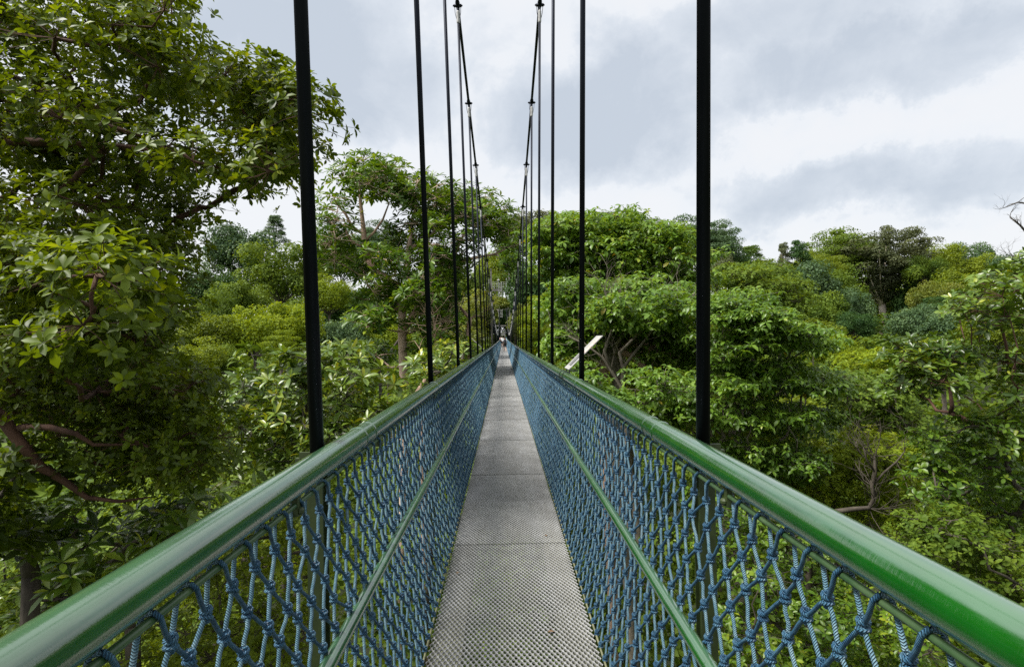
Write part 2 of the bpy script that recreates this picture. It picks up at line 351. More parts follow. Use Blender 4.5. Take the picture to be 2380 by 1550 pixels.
def sweep(name, x, dz, r, mat, y0=-3, y1=YEND, step=None, sides=20, s=1):
    step = step or S / 3; ys = np.arange(y0, y1 + .01, step)
    m = MB(); m.tube([(s * x, y, float(zd(y)) + dz) for y in ys], r, sides); return m
hr_parts = []
for s in (-1, 1):
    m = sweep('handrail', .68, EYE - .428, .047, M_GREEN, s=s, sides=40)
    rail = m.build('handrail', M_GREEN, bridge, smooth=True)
    for y in [2.55, 2.72, 5.3, 8.7, 12.1, 15.6, 19, 22.4, 26]:   # weld rings of the rail joints
        m = MB()
        m.tube([(s * .68, y - .004, float(zd(y)) + EYE - .428), (s * .68, y, float(zd(y)) + EYE - .428), (s * .68, y + .004, float(zd(y)) + EYE - .428)], [.0472, .0494, .0472], 36, cap=False)
        m.build('rail_joint', M_GREEN, rail, smooth=True)
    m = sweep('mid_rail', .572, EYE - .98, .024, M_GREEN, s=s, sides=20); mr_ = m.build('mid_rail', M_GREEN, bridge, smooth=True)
    for y in [1.62, 1.68, 5.0, 5.06, 8.5, 8.56, 11.9, 15.4]:
        m = MB()
        m.tube([(s * .572, y - .003, float(zd(y)) + EYE - .98), (s * .572, y, float(zd(y)) + EYE - .98), (s * .572, y + .003, float(zd(y)) + EYE - .98)], [.0242, .0256, .0242], 20, cap=False)
        m.build('rail_joint', M_GREEN, mr_, smooth=True)
    m = sweep('net_rod', 0.668, EYE - .496, .0085, M_OLIVE, s=s, sides=8); rod = m.build('net_rod', simple('green_rod_paint', (.02, .06, .02), (.07, .12, .05), 9, .4) if s < 0 else bpy.data.materials['green_rod_paint'], bridge, smooth=True)
    m = MB()
    m.box((s * .668, 0, EYE - .500), (.009, .016, .030)); m.ball((s * .655, 0, EYE - .515), (.012, .014, .012), 8, 5)
    rb0 = m.build('rod_bracket', M_OLIVE, rod)
    for k in range(48):
        y = -.52 + k * S / 3; o = rb0 if k == 0 else rb0.copy()
        if k: COL.objects.link(o); o.parent = rod
        o.location = (0, y, float(zd(y)))
    m = MB()       # deck stringer: side beam under the grating
    ys = np.arange(-3, YEND, S)
    for y in ys:
        yc = y + S / 2; ang = slope(yc); Mx = [[1, 0, 0], [0, math.cos(ang), -math.sin(ang)], [0, math.sin(ang), math.cos(ang)]]
        m.box((s * .345, yc, float(zd(yc)) - .085), (.075, S / 2 - .002, .05), Mx)
    m.build('deck_beam', M_STRINGER, bridge)
    m = MB(); m.tube([(s * .447, y, float(zd(y)) + .012) for y in np.arange(-3, YEND, S / 3)], .0055, 6)
    m.build('edge_cord', simple('yellow_green_edge_cord', (.10, .11, .06), (.18, .18, .10), 30, .7) if s < 0 else bpy.data.materials['yellow_green_edge_cord'], bridge, smooth=True)
    # cable with its clamps
    m = MB(); ys = [-22 + i * .5 for i in range(0)]
    ys = [Y0 + k * S for k in range(-7, NB)]; m.tube([cab(y, s) for y in ys], .034, 10)
    cable = m.build('main_cable', M_BLACK, bridge, smooth=True)
    for k in range(0, NB):
        y = Y0 + k * S; yd = float(zd(y)); c = cab(y, s); t = nrm(cab(y + .2, s) - cab(y - .2, s))
        a = np.array([s * HX, y, yd + HZ])
        # hanger
        m = MB(); m.tube([a, a * .5 + c * .5, c], .0265 if c[2] - a[2] > 1.6 else .02, 14); m.build('hanger_rod', M_BLACK, bridge, smooth=True)
        if k >= 2:
            m = MB(); m.tube([c - t * .10, c - t * .05, c + t * .05, c + t * .10], [.042, .05, .05, .042], 10)
            m.box(c + np.array([s * .0, 0, -.03]), (.085, .03, .022)); m.ball(c + np.array([.09, 0, -.03]), .022, 6, 4); m.ball(c + np.array([-.09, 0, -.03]), .022, 6, 4)
            dn = nrm(a - c)
            for q in (-1, 1):
                m.tube([c + np.array([q * .07, 0, -.03]), c + dn * .2 + np.array([q * .06, 0, 0]), c + dn * .36 + np.array([q * .025, 0, 0])], .006, 5)
            cl = m.build('cable_clamp', M_BLACK, cable, smooth=True)
            m = MB(); m.tube([c + dn * .15, c + dn * .17, c + dn * .40, c + dn * .42], [.03, .037, .037, .03], 8)
            m.build('clamp_sleeve', M_TAG, cable)
        # post and its bracket
        m = MB(); m.box((s * HX, y, yd + (HZ - .05 - .16) / 2), (.016, .030, (HZ - .05 + .16) / 2)); m.box((s * (HX + .0), y + .032, yd + (HZ - .05 - .16) / 2), (.03, .003, (HZ - .05 + .16) / 2))
        m.box((s * HX, y - .033, yd + (HZ - .05 - .16) / 2), (.03, .003, (HZ - .05 + .16) / 2))
        po = m.build('post', M_OLIVE, bridge)
        m = MB(); m.box((s * (HX + .012), y, yd + HZ - .028), (.055, .006, .028)); m.box((s * (HX + .07), y, yd + HZ - .03), (.010, .012, .008)); m.box((s * .715, y, yd + HZ - .04), (.03, .03, .02))
        m.build('hanger_bracket', M_OLIVE, po)
for k in range(-1, NB):
    y = Y0 + k * S; yd = float(zd(y)); m = MB(); m.box((0, y, yd - .20), (.80, .035, .06))
    m.build('cross_beam', M_OLIVE, bridge)

# rope net bay
def net_bay(name, detail, seed):
    r = np.random.default_rng(seed); ncolm, nr = 28, 14; p = S / ncolm
    jit = r.normal(0, 1, (ncolm, nr + 1, 3)) * np.array([.004, .007, .005])
    jit[0] *= 0; jit[:, 0] *= .4; jit[:, nr] *= 0
    def node(i, j):
        y = (i + .5 * (j % 2)) * p; t = j / nr; q = math.sin(math.pi * y / S) ** 2
        jj = jit[i % ncolm, j]
        x = .664 * (1 - t) + .452 * t + .050 * q * math.sin(math.pi * t) + jj[0]
        z = (EYE - .568) * (1 - t) + .022 * t - .030 * q * math.sin(math.pi * t) + jj[2] - .03 * (1 - abs(2 * t - 1)) * .3
        return np.array([x, y + jj[1], z])
    m = MB(); kn = MB(); sd_ = 8 if detail else 4; rr = .0053
    for i in range(ncolm):
        for j in range(nr):
            for q in ((i, i - 1) if j % 2 == 0 else (i, i + 1)):
                a = node(i, j); b = node(q, j + 1)
                if detail:
                    mid1 = a * .67 + b * .33 + r.normal(0, .0015, 3); mid2 = a * .33 + b * .67 + r.normal(0, .0015, 3)
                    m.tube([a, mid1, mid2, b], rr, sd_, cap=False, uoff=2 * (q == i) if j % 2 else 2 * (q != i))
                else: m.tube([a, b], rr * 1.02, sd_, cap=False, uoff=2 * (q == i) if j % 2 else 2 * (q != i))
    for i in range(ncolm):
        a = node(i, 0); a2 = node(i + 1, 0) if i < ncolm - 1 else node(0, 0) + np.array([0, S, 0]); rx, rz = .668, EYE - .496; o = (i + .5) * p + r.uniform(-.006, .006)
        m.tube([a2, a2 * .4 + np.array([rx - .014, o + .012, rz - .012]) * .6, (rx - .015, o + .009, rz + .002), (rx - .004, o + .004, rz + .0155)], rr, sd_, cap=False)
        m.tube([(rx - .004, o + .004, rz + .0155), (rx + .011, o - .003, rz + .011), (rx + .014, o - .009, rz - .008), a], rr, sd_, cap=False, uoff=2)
        for j in range(0, nr + 1):
            c = node(i, j)
            if detail:
                for (dz_, rad, tx) in ((.0085, .0095, .35), (-.0070, .0100, -.25), (.001, .0085, 1.15)):
                    tx += r.uniform(-.25, .25); th = np.linspace(0, 2 * math.pi, 10)
                    ct, st_ = math.cos(tx), math.sin(tx)
                    P = np.stack([np.cos(th) * rad, np.sin(th) * rad * ct, np.sin(th) * rad * st_ + dz_], -1) + c
                    m.tube(P, .0053, 6, cap=False)
                m.tube([c + (0, 0, .018), c, c + (0, 0, -.018)], .0085, 6, cap=False)
            else: m.ball(c, (.0125, .0125, .016), 6, 4)
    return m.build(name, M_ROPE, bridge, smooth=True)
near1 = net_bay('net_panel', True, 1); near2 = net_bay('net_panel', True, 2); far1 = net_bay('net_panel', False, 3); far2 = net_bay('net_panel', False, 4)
used = set()
for k in range(-1, NB - 1):
    for s in (-1, 1):
        src = (near1 if (k + (s > 0)) % 2 else near2) if k < 2 else (far1 if (k + (s > 0)) % 2 else far2)
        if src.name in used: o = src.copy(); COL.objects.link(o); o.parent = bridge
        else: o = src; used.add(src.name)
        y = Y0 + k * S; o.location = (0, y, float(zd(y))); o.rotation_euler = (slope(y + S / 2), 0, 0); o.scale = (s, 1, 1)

# ---------------------------------------------------------------- far tower and gate
tw = empty('bridge_tower', (-.7, 163, -11)); tag(tw, 'tall grey steel bridge tower with ladder rising behind the far end of the walkway', 'tower')
O = (-.7, 163, -11)
for s in (-1, 1):
    m = MB(); m.box((-.7 + s * 2.6, 163.4, 5.2), (.22, .22, 16.4)); m.box((-.7 + s * 2.6, 163.4, 21.8), (.3, .3, .12)); m.build('tower_column', M_STEEL, tw, O)
for z, h in ((15.9, .32), (10.4, .16), (5.6, .16)):
    m = MB(); m.box((-.7, 163.4, z), (2.37, .2, h)); m.build('cross_beam', M_STEEL, tw, O)
m = MB()
for s in (-1, 1): m.tube([(-.7 + s * 1.3, 163.6, 15.6), (-.7 + s * 2.3, 163.6, 10.5)], .09, 6)
m.build('diagonal_brace', M_STEEL, tw, O)
m = MB()
for z in (16.9, 17.5, 18.1): m.tube([(-3.0, 163, z), (1.6, 163, z)], .03, 5)
for i in range(8): m.tube([(-3.0 + i * .657, 163, 16.2), (-3.0 + i * .657, 163, 18.1)], .03, 5)
m.build('platform_railing', M_LADDER, tw, O)
m = MB()
for q in (-.55, .45): m.tube([(-.7 + q, 162.9, 8.0), (-.7 + q, 162.9, 18.2)], .05, 6)
for i in range(26): m.tube([(-1.25, 162.9, 8.1 + i * .39), (-.25, 162.9, 8.1 + i * .39)], .035, 5)
m.build('ladder', M_LADDER, tw, O)
for s in (-1, 1):
    c = cab(163, s); m = MB(); m.ball(c + np.array([0, 0, .15]), (.42, .3, .22), 12, 6); m.tube([c + (0, 0, -.3), c + (0, 0, .7)], .12, 8); m.build('cable_saddle', M_TAG, tw, O)
gt = empty('entrance_gate', (-.35, 161.5, 0)); tag(gt, 'pale metal portal frame across the far end of the walkway', 'gate'); O = (-.35, 161.5, 0)
z0 = float(zd(161.5))
for s in (-1, 1):
    m = MB(); m.box((-.35 + s * .78, 161.5, z0 + 1.3), (.06, .06, 2.0)); m.build('gate_post', M_TAG, gt, O)
for z in (3.3, 2.35, 1.75):
    m = MB(); m.box((-.35, 161.5, z0 + z - .1), (.72, .05, .09)); m.build('gate_bar', M_TAG, gt, O)
m = MB(); m.box((-.35, 161.7, z0 + 2.0), (.7, .02, .22)); m.build('gate_panel', M_STEEL, gt, O)
# end deck beyond the grating to the gate
# ---------------------------------------------------------------- information signs clamped to the rails
def info_sign(s, dB, label):
    X0, X1 = .70, 1.09; z0 = EYE - .348 + float(zd(dB)) - .0; z1 = z0 + .373
    base = (s * .70, dB + .22, z0 - .12); root = empty('information_sign', base); tag(root, label, 'sign', 'information boards along the handrails')
    def bd(u, v, off=0):   # u along the bridge, v up the slope
        n = nrm(np.array([-.373, 0, .39])); q = np.array([X0 + (X1 - X0) * v, dB + .44 * u, z0 + (z1 - z0) * v]) + n * off
        return np.array([q[0] * s, q[1], q[2]])
    def slab(name, u0, u1, v0, v1, o0, o1, mat, par):
        P = [bd(u, v, o) for o in (o0, o1) for u in (u0, u1) for v in (v0, v1)]
        m = MB(); m.add(P, [(0, 1, 3, 2), (4, 6, 7, 5), (0, 4, 5, 1), (2, 3, 7, 6), (0, 2, 6, 4), (1, 5, 7, 3)]); return m.build(name, mat, par, base)
    bo = slab('board', 0, 1, 0, 1, -.006, 0, M_SIGN, root)
    m = MB()
    rr = random.Random(3)
    for i in range(7):
        u = .86 - i * .035 * 2.2; v1_ = .52 - rr.uniform(0, .05)
        for (va, vb) in ():
            P = [bd(a, b, .0015) for a in (u - .022, u) for b in (va, min(vb, v1_))]; m.add(P, [(0, 1, 3, 2)])
            P = [bd(a, b, .0015) for a in (u - .055, u - .04) for b in (va, .36)]; m.add(P, [(0, 1, 3, 2)])
    for u in (.22, .36, .50, .72):
        P = [bd(a, b, .003) for a in (u, u + .085) for b in (.10, .45)]; m.add(P, [(0, 1, 3, 2)])
    m.build('printed_text', M_SIGNTEXT, bo, base)
    m = MB(); P = [bd(a, b, .0015) for a in (.05, .5) for b in (.48, .96)]; m.add(P, [(0, 1, 3, 2)])
    m.build('printed_photo', bpy.data.materials.get('sign_photo') or simple('sign_photo', (.45, .34, .28), (.66, .60, .56), 26, .4), bo, base)
    m = MB()
    for y in (dB + .06, dB + .36):
        m.box((s * .715, y, z0 - .055), (.006, .02, .06)); m.box((s * .76, y, z0 - .02 + .0), (.05, .02, .006))
        m.tube([(s * .68 + .053 * math.cos(t), y, EYE - .428 + float(zd(y)) + .053 * math.sin(t)) for t in np.linspace(0, 2 * math.pi, 16)], .005, 5)
    m.build('clamp_bracket', simple('dark_bracket', (.03, .04, .03), (.05, .06, .05), 9, .5) if 'dark_bracket' not in bpy.data.materials else bpy.data.materials['dark_bracket'], root, base)
info_sign(1, 6.35, 'tilted white information board clamped to the handrail near the second hanger rod, printed side up')
info_sign(-1, 19.4, 'small distant white information board on the handrail in front of the tan forked trunk')

# ---------------------------------------------------------------- people
def skin_obj(name, pts, edges, rad, mat, parent, sub=1):
    me = bpy.data.meshes.new(name); me.from_pydata([tuple(p) for p in pts], edges, []); me.materials.append(mat)
    o = bpy.data.objects.new(name, me); COL.objects.link(o); o.parent = parent
    md = o.modifiers.new('skin', 'SKIN'); md.use_smooth_shade = True
    for i, v in enumerate(me.skin_vertices[0].data):
        v.radius = rad[i] if isinstance(rad[i], tuple) else (rad[i], rad[i]); v.use_root = (i == 0)
    s2 = o.modifiers.new('sub', 'SUBSURF'); s2.levels = sub; s2.render_levels = sub + 1
    return o
M_SKIN = simple('skin', (.42, .24, .16), (.48, .28, .19), 5, .6); M_HAIR = simple('dark_hair', (.015, .01, .008), (.04, .025, .018), 30, .6)
def cloth(name, c): return simple(name, c, tuple(min(1, v * 1.2) for v in c), 6, .85)
def person(x, y, label, shirt, shorts, pack, step=.16, face=0, h=1.72):
    z = float(zd(y)) + .004; root = empty('person', (x, y, z)); tag(root, label, 'person'); root.rotation_euler = (0, 0, face)
    k = h / 1.72
    P = np.array([(0, 0, .93), (0, .01, 1.15), (0, .01, 1.38), (0, .02, 1.47), (0, .03, 1.60), (0, .03, 1.70),
         (-.17, 0, 1.40), (-.22, -.02, 1.14), (-.20, .10, .94), (-.195, .13, .86), (.17, 0, 1.40), (.22, -.03, 1.14), (.21, .03, .92), (.205, .05, .84),
         (-.09, 0, .88), (-.10, step, .50), (-.10, step * 1.3, .09), (-.10, step * 1.3 + .13, .04), (.09, 0, .88), (.10, -step * .2, .48), (.10, -step * 1.6, .10), (.10, -step * 1.4 + .05, .04)]) * k
    E = [(0, 1), (1, 2), (2, 3), (3, 4), (4, 5), (2, 6), (6, 7), (7, 8), (8, 9), (2, 10), (10, 11), (11, 12), (12, 13), (0, 14), (14, 15), (15, 16), (16, 17), (0, 18), (18, 19), (19, 20), (20, 21)]
    rd = [(.13, .10), (.13, .09), (.13, .09), .05, (.075, .085), (.05, .06), .05, .04, .03, .035, .05, .04, .03, .035, .085, .055, .035, .035, .085, .055, .035, .035]
    skin_obj('body', P, E, rd, M_SKIN, root)
    skin_obj('shirt', P[[0, 1, 2, 6, 7, 10, 11]] * 1.0, [(0, 1), (1, 2), (2, 3), (3, 4), (2, 5), (5, 6)], [(.17, .125), (.165, .12), (.165, .12), .075, .06, .075, .06], shirt, root)
    Q = np.array([(0, 0, .97), (-.095, 0, .88), (-.10, step * .8, .56), (.095, 0, .88), (.10, -step * .15, .54)]) * k
    skin_obj('shorts', Q, [(0, 1), (1, 2), (0, 3), (3, 4)], [(.165, .13), .11, .095, .11, .095], shorts, root)
    m = MB(); m.ball(np.array([0, .012, 1.645]) * k, (.098, .108, .105), 14, 8); m.build('hair', M_HAIR, root, smooth=True)
    for q in (16, 20):
        m = MB(); m.ball(P[q] + np.array([0, .05, -.045]), (.05, .125, .045), 10, 6); m.build('shoe', cloth('dark_shoe', (.03, .03, .035)) if 'dark_shoe' not in bpy.data.materials else bpy.data.materials['dark_shoe'], root, smooth=True)
    if pack is not None:
        m = MB(); m.ball(np.array([0, -.19, 1.20]) * k, (.17, .11, .25), 12, 8); m.ball(np.array([0, -.27, 1.10]) * k, (.12, .06, .13), 10, 6)
        bp_ = m.build('backpack', pack, root, smooth=True)
        for q in (-1, 1):
            m = MB(); m.tube(np.array([(q * .09, -.17, 1.38), (q * .11, -.04, 1.49), (q * .12, .11, 1.42), (q * .12, .14, 1.2), (q * .13, -.1, 1.05)]) * k, .02, 6); m.build('strap', pack, bp_, smooth=True)
person(.13, 64, 'person in white shirt and black shorts with black backpack walking away alone', cloth('white_shirt', (.75, .76, .78)), cloth('black_shorts', (.012, .012, .015)), cloth('black_backpack', (.02, .021, .028)), h=1.74)
person(-.22, 92, 'person in pale shirt with dark shorts seen just beyond the walker with the backpack', cloth('pale_shirt', (.7, .72, .74)), cloth('navy_shorts', (.02, .03, .05)), None, .12, h=1.72)
person(-.50, 104, 'person in pink top, last of the group near the far end of the walkway', cloth('pink_shirt', (.62, .40, .36)), cloth('dark_trousers', (.02, .03, .03)), cloth('dark_bag', (.03, .02, .02)), .1, h=1.66)

# ================================================================ vegetation
def leaf_arrays(P, D, Nn, Ln, Wd, droop, kind='A'):
    """P base, D direction, Nn normal hint, Ln length, Wd half width, droop 0..1"""
    n = len(P); D = nrm(D); Sd = nrm(np.cross(D, Nn)); U = np.cross(Sd, D)
    Ln = Ln[:, None]; Wd = Wd[:, None]; dr = (np.ones(n) * droop)[:, None] * Ln
    if kind == 'A':
        m0 = P; m1 = P + D * Ln * .34 - U * dr * .08; m2 = P + D * Ln * .70 - U * dr * .34; m3 = P + D * Ln * .98 - U * dr * .72
        f = .30
        l1 = m1 + Sd * Wd * .82 + U * Wd * f; r1 = m1 - Sd * Wd * .82 + U * Wd * f
        l2 = m2 + Sd * Wd * .92 + U * Wd * f; r2 = m2 - Sd * Wd * .92 + U * Wd * f
        V = np.stack([m0, m1, m2, m3, l1, l2, r1, r2], 1).reshape(-1, 3)
        T = np.array([[0, 1, 4], [0, 6, 1], [2, 3, 5], [2, 7, 3]]); Q = np.array([[1, 2, 5, 4], [1, 6, 7, 2]])
        o = (np.arange(n) * 8)[:, None, None]
        return V, (T[None] + o).reshape(-1, 3), (Q[None] + o).reshape(-1, 4), 8
    m0 = P; m3 = P + D * Ln - U * dr * .5; mid = P + D * Ln * .5
    l = mid + Sd * Wd + U * Wd * .3; r = mid - Sd * Wd + U * Wd * .3
    V = np.stack([m0, l, m3, r], 1).reshape(-1, 3)
    T = np.array([[0, 3, 2], [0, 2, 1]]); o = (np.arange(n) * 4)[:, None, None]
    return V, (T[None] + o).reshape(-1, 3), np.zeros((0, 4), int), 4

class Leaves:
    def __init__(s): s.V = []; s.T = []; s.Q = []; s.t = []; s.n = 0
    def add(s, P, D, Nn, Ln, Wd, droop, tint, kind='A'):
        V, T, Q, k = leaf_arrays(P, D, Nn, Ln, Wd, droop, kind)
        s.V.append(V); s.T.append(T + s.n); s.Q.append(Q + s.n); s.t.append(np.repeat(tint, k)); s.n += len(V)
    def build(s, name, mat, parent, org):
        Fs = [np.vstack(s.T)]
        q = np.vstack(s.Q)
        if len(q): Fs.append(q)
        return mk(name, np.vstack(s.V), Fs, mat, parent, org, smooth=True, tint=np.concatenate(s.t))
def runit(g, n): return nrm(g.normal(size=(n, 3)))
def rosettes(Lv, g, C, A, k, ln, wd, spread=(55, 100), droop=.25, tint=0, kind='A', tv=.36, young=.0):
    """k leaves round every centre C with axis A"""
    n = len(C); A = nrm(A); ref = np.where(np.abs(A[:, 2:3]) < .9, np.array([[0, 0, 1.]]), np.array([[1., 0, 0]]))
    X = nrm(np.cross(A, ref)); Y = np.cross(A, X)
    base_t = (tint if np.ndim(tint) else np.full(n, tint)) + g.normal(0, .07, n)
    sz = g.uniform(.6, 1.2, n)
    ph0 = g.uniform(0, 6.28, n)
    for i in range(k):
        ph = ph0 + i * 2.39996 + g.uniform(-.25, .25, n); th = np.radians(spread[0] + (spread[1] - spread[0]) * (i + .5) / k + g.normal(0, 7, n))
        Rd = X * np.cos(ph)[:, None] + Y * np.sin(ph)[:, None]
        D = A * np.cos(th)[:, None] + Rd * np.sin(th)[:, None]
        Nn = A * np.sin(th)[:, None] - Rd * np.cos(th)[:, None]
        Nn = Nn + g.normal(0, .22, (n, 3))
        inner = 1 - i / max(k - 1, 1)
        L_ = ln * sz * g.uniform(.65, 1.2, n) * (1 - .30 * inner)
        t = base_t + g.normal(0, tv * .4, n) + young * (inner > .72)
        Lv.add(C + D * (ln * .05), D, Nn, L_, L_ * wd, droop * g.uniform(.4, 1.6, n), np.clip(.35 + t, 0, .98), kind)

def pads_in(g, poly, dr, n, dfun=None, mind=0):
    """branch ends spread inside an outline, each at its own distance; poly in photo pixels"""
    poly = np.array(poly, float); lo = poly.min(0); hi = poly.max(0); res = []; px_ = []
    x, y = poly[:, 0], poly[:, 1]; tries = 0
    while len(res) < n and tries < n * 400:
        tries += 1
        q = g.uniform(lo, hi); ins = False; j = len(poly) - 1
        for i in range(len(poly)):
            if (y[i] > q[1]) != (y[j] > q[1]) and q[0] < (x[j] - x[i]) * (q[1] - y[i]) / (y[j] - y[i]) + x[i]: ins = not ins
            j = i
        if not ins: continue
        d = g.uniform(*dr) if dfun is None else dfun(g, q)
        if mind and any(np.hypot(*(q - p_)) < mind for p_ in px_): continue
        c = at(q[0], q[1], d)
        if abs(c[0]) < 1.35 and -1 < c[2] < float(cab(c[1], 1)[2]) + .4: continue
        res.append(c); px_.append(q)
    return np.array(res)

def grow(m, g, spine, pads, r0, rtip=.006, sides=6, wob=.08):
    """pipe-model branches from a spine polyline to every pad"""
    spine = np.array(spine, float); sp = []
    for a, b in zip(spine[:-1], spine[1:]):
        k = max(2, int(np.linalg.norm(b - a) / .6))
        for t in np.linspace(0, 1, k, endpoint=False): sp.append(a + (b - a) * t)
    sp.append(spine[-1]); nodes = [np.array(q) for q in sp]; par = [i - 1 for i in range(len(nodes))]
    dist = list(np.concatenate([[0], np.cumsum([np.linalg.norm(b - a) for a, b in zip(sp[:-1], sp[1:])])]))
    nsp = len(nodes)
    order = np.argsort(np.min(np.linalg.norm(pads[:, None] - np.array(sp)[None], axis=2), axis=1)) if len(pads) else []
    for i in order:
        pnt = pads[i]; A = np.array(nodes); dd = np.linalg.norm(A - pnt, axis=1)
        cost = dd * 1.0 + .30 * np.array(dist) + np.where(A[:, 2] > pnt[2] + .3, dd * .35, 0)
        j = int(np.argmin(cost)); nodes.append(pnt.copy()); par.append(j); dist.append(dist[j] + dd[j])
    cnt = np.zeros(len(nodes))
    for i in range(len(nodes) - 1, -1, -1):
        if i >= nsp: cnt[i] += 1
        if par[i] >= 0: cnt[par[i]] += cnt[i]
    tot = max(cnt.max(), 1)
    rad = np.maximum(rtip, r0 * (cnt / tot) ** .45)
    rad[:nsp] = np.maximum(rad[:nsp], np.linspace(r0, r0 * .3, nsp))
    rad[nsp:] *= .65
    m.tube(nodes[:nsp], rad[:nsp], max(sides, 8))
    for i in range(nsp, len(nodes)):
        a = nodes[par[i]]; b = nodes[i]; ln = np.linalg.norm(b - a); ra = min(rad[par[i]], rad[i] * 1.6)
        o = g.normal(0, wob, 3) * ln; o2 = g.normal(0, wob, 3) * ln
        m.tube([a, a + (b - a) * .33 + o + (0, 0, -.04 * ln), a + (b - a) * .68 + o2, b], [ra, ra * .85 + rad[i] * .1, rad[i] * 1.05, rad[i] * .8], sides)
    return nodes

def twigs(m, g, C0, C, r, frac=1.0):
    for a, b in zip(C0, C):
        if g.random() < frac:
            m.tube([a, (a + b) / 2 + g.normal(0, .03, 3) * np.linalg.norm(b - a), b], [r, r * .8, r * .5], 3, cap=False)

def hero(name, label, cat, seed, base, spine, pads, padr, ros_per, k, ln, wd, mat, barkm, r0, spread=(50, 100), droop=.25, flat=.7, up=.8, outw=.8, kind='A',
         tw=.4, young=.15, twr=.004, group=None, jitter_t=.12, shell=.45):
    g = np.random.default_rng(seed); root = empty(name, tuple(base)); tag(root, label, cat, group)
    n = len(pads); pid = np.repeat(np.arange(n), ros_per); v = runit(g, len(pid)); v[:, 2] = v[:, 2] * .85 + .18
    v = nrm(v); rr = g.uniform(shell, 1.0, len(pid)) ** .6
    R_ = np.atleast_1d(padr) if np.ndim(padr) else np.full(n, padr) * g.uniform(.75, 1.25, n)
    C = pads[pid] + v * (rr * R_[pid])[:, None] * np.array([1, 1, flat])
    ok = ~((np.abs(C[:, 0]) < 1.05) & (C[:, 2] < cab(1, 1)[2] * 0 + EYE + .97 + .00188 * (C[:, 1] - 71) ** 2 + .2) & (C[:, 2] > -1.2))
    C = C[ok]; v = v[ok]; pid = pid[ok]
    A = nrm(v * outw + np.array([0, 0, up]) + g.normal(0, .25, v.shape))
    Lv = Leaves(); rosettes(Lv, g, C, A, k, ln, wd, spread, droop, (g.normal(0, jitter_t, n))[pid], kind, young=young)
    Lv.build('crown', LM[mat], root, base)
    m = MB(); grow(m, g, spine, pads, r0)
    if tw: twigs(m, g, pads[pid], C, twr, tw)
    m.build('trunk', BARK[barkm], root, base, smooth=True)
    return root
def gb(p, dz=0): return np.array([p[0], p[1], float(ground_z(p[0], p[1])) + dz])

def pts(*a): return [at(*q) for q in a]
# ---- big glossy-leaved tree filling the left of the view
g = np.random.default_rng(11)
P1 = np.vstack([
    pads_in(g, [(-120, -160), (400, -160), (400, 20), (470, 130), (580, 200), (640, 200), (695, 230), (705, 300), (660, 400), (600, 440), (520, 500), (470, 560), (300, 620), (-120, 640)], (4.6, 7.6), 150),
    pads_in(g, [(600, 180), (680, 180), (715, 250), (710, 300), (680, 390), (600, 400)], (5.0, 6.2), 15),
    pads_in(g, [(-120, 560), (420, 560), (470, 640), (400, 760), (380, 850), (-120, 900)], (4.2, 7.5), 75),
    pads_in(g, [(60, 560), (250, 560), (330, 700), (200, 760), (60, 700)], (3.2, 4.0), 4),
    pads_in(g, [(-120, 820), (380, 860), (510, 890), (530, 960), (520, 1070), (420, 1110), (260, 1110), (150, 1010), (-120, 960)], (5.6, 7.8), 95),
])
tb = gb((-9.0, 8.5))
hero('broadleaf_tree', 'huge dark glossy-leaved tree close beside the bridge, reaching above the rods with red-brown limbs', 'tree', 12, tb,
     [tb, np.array([-8.6, 8.2, -10]), np.array([-8.2, 7.8, -3]), np.array([-7.9, 7.4, 1.2]), np.array([-7.5, 7.0, 3.4]), np.array([-7.2, 6.8, 5.4])], P1, .42, 44, 7, .098, .23, 'olive', 'red', .17,
     spread=(35, 95), droop=.28, flat=.8, tw=.35, young=.16, twr=.0035, shell=.25)
# its low limb that crosses the lower left of the view
m = MB(); lim = pts((-60, 905, 5.6), (20, 965, 5.6), (60, 1020, 5.6), (110, 1080, 5.7), (160, 1110, 5.8), (215, 1150, 5.9), (290, 1160, 6.0), (360, 1150, 6.1))
m.tube([np.array([-8.2, 7.8, -3]), np.array([-6.6, 6.4, .6])] + lim, [.09, .075, .062, .058, .052, .045, .035, .026, .018, .008], 10)
m.tube(pts((62, 990, 5.6), (130, 990, 5.5), (190, 1005, 5.5), (230, 1030, 5.6), (330, 1030, 5.7)), [.034, .030, .024, .018, .008], 7)
m.tube(pts((-60, 330, 5.2), (100, 335, 5.2), (240, 340, 5.3), (340, 350, 5.4), (450, 420, 5.6)), [.045, .04, .034, .025, .012], 8)
m.tube(pts((-60, 150, 6.2), (60, 190, 6.2), (160, 235, 6.0), (260, 260, 6.0)), [.03, .026, .02, .01], 7)
m.tube(pts((-60, -30, 6.2), (60, 60, 6.2), (130, 90, 6.2), (230, 100, 6.2)), [.026, .022, .016, .008], 7)
m.tube(pts((120, 470, 5.4), (180, 420, 5.4), (240, 350, 5.3)), [.02, .026, .03], 7)
m.build('branch', BARK['red'], bpy.data.objects['broadleaf_tree'], tb, smooth=True)

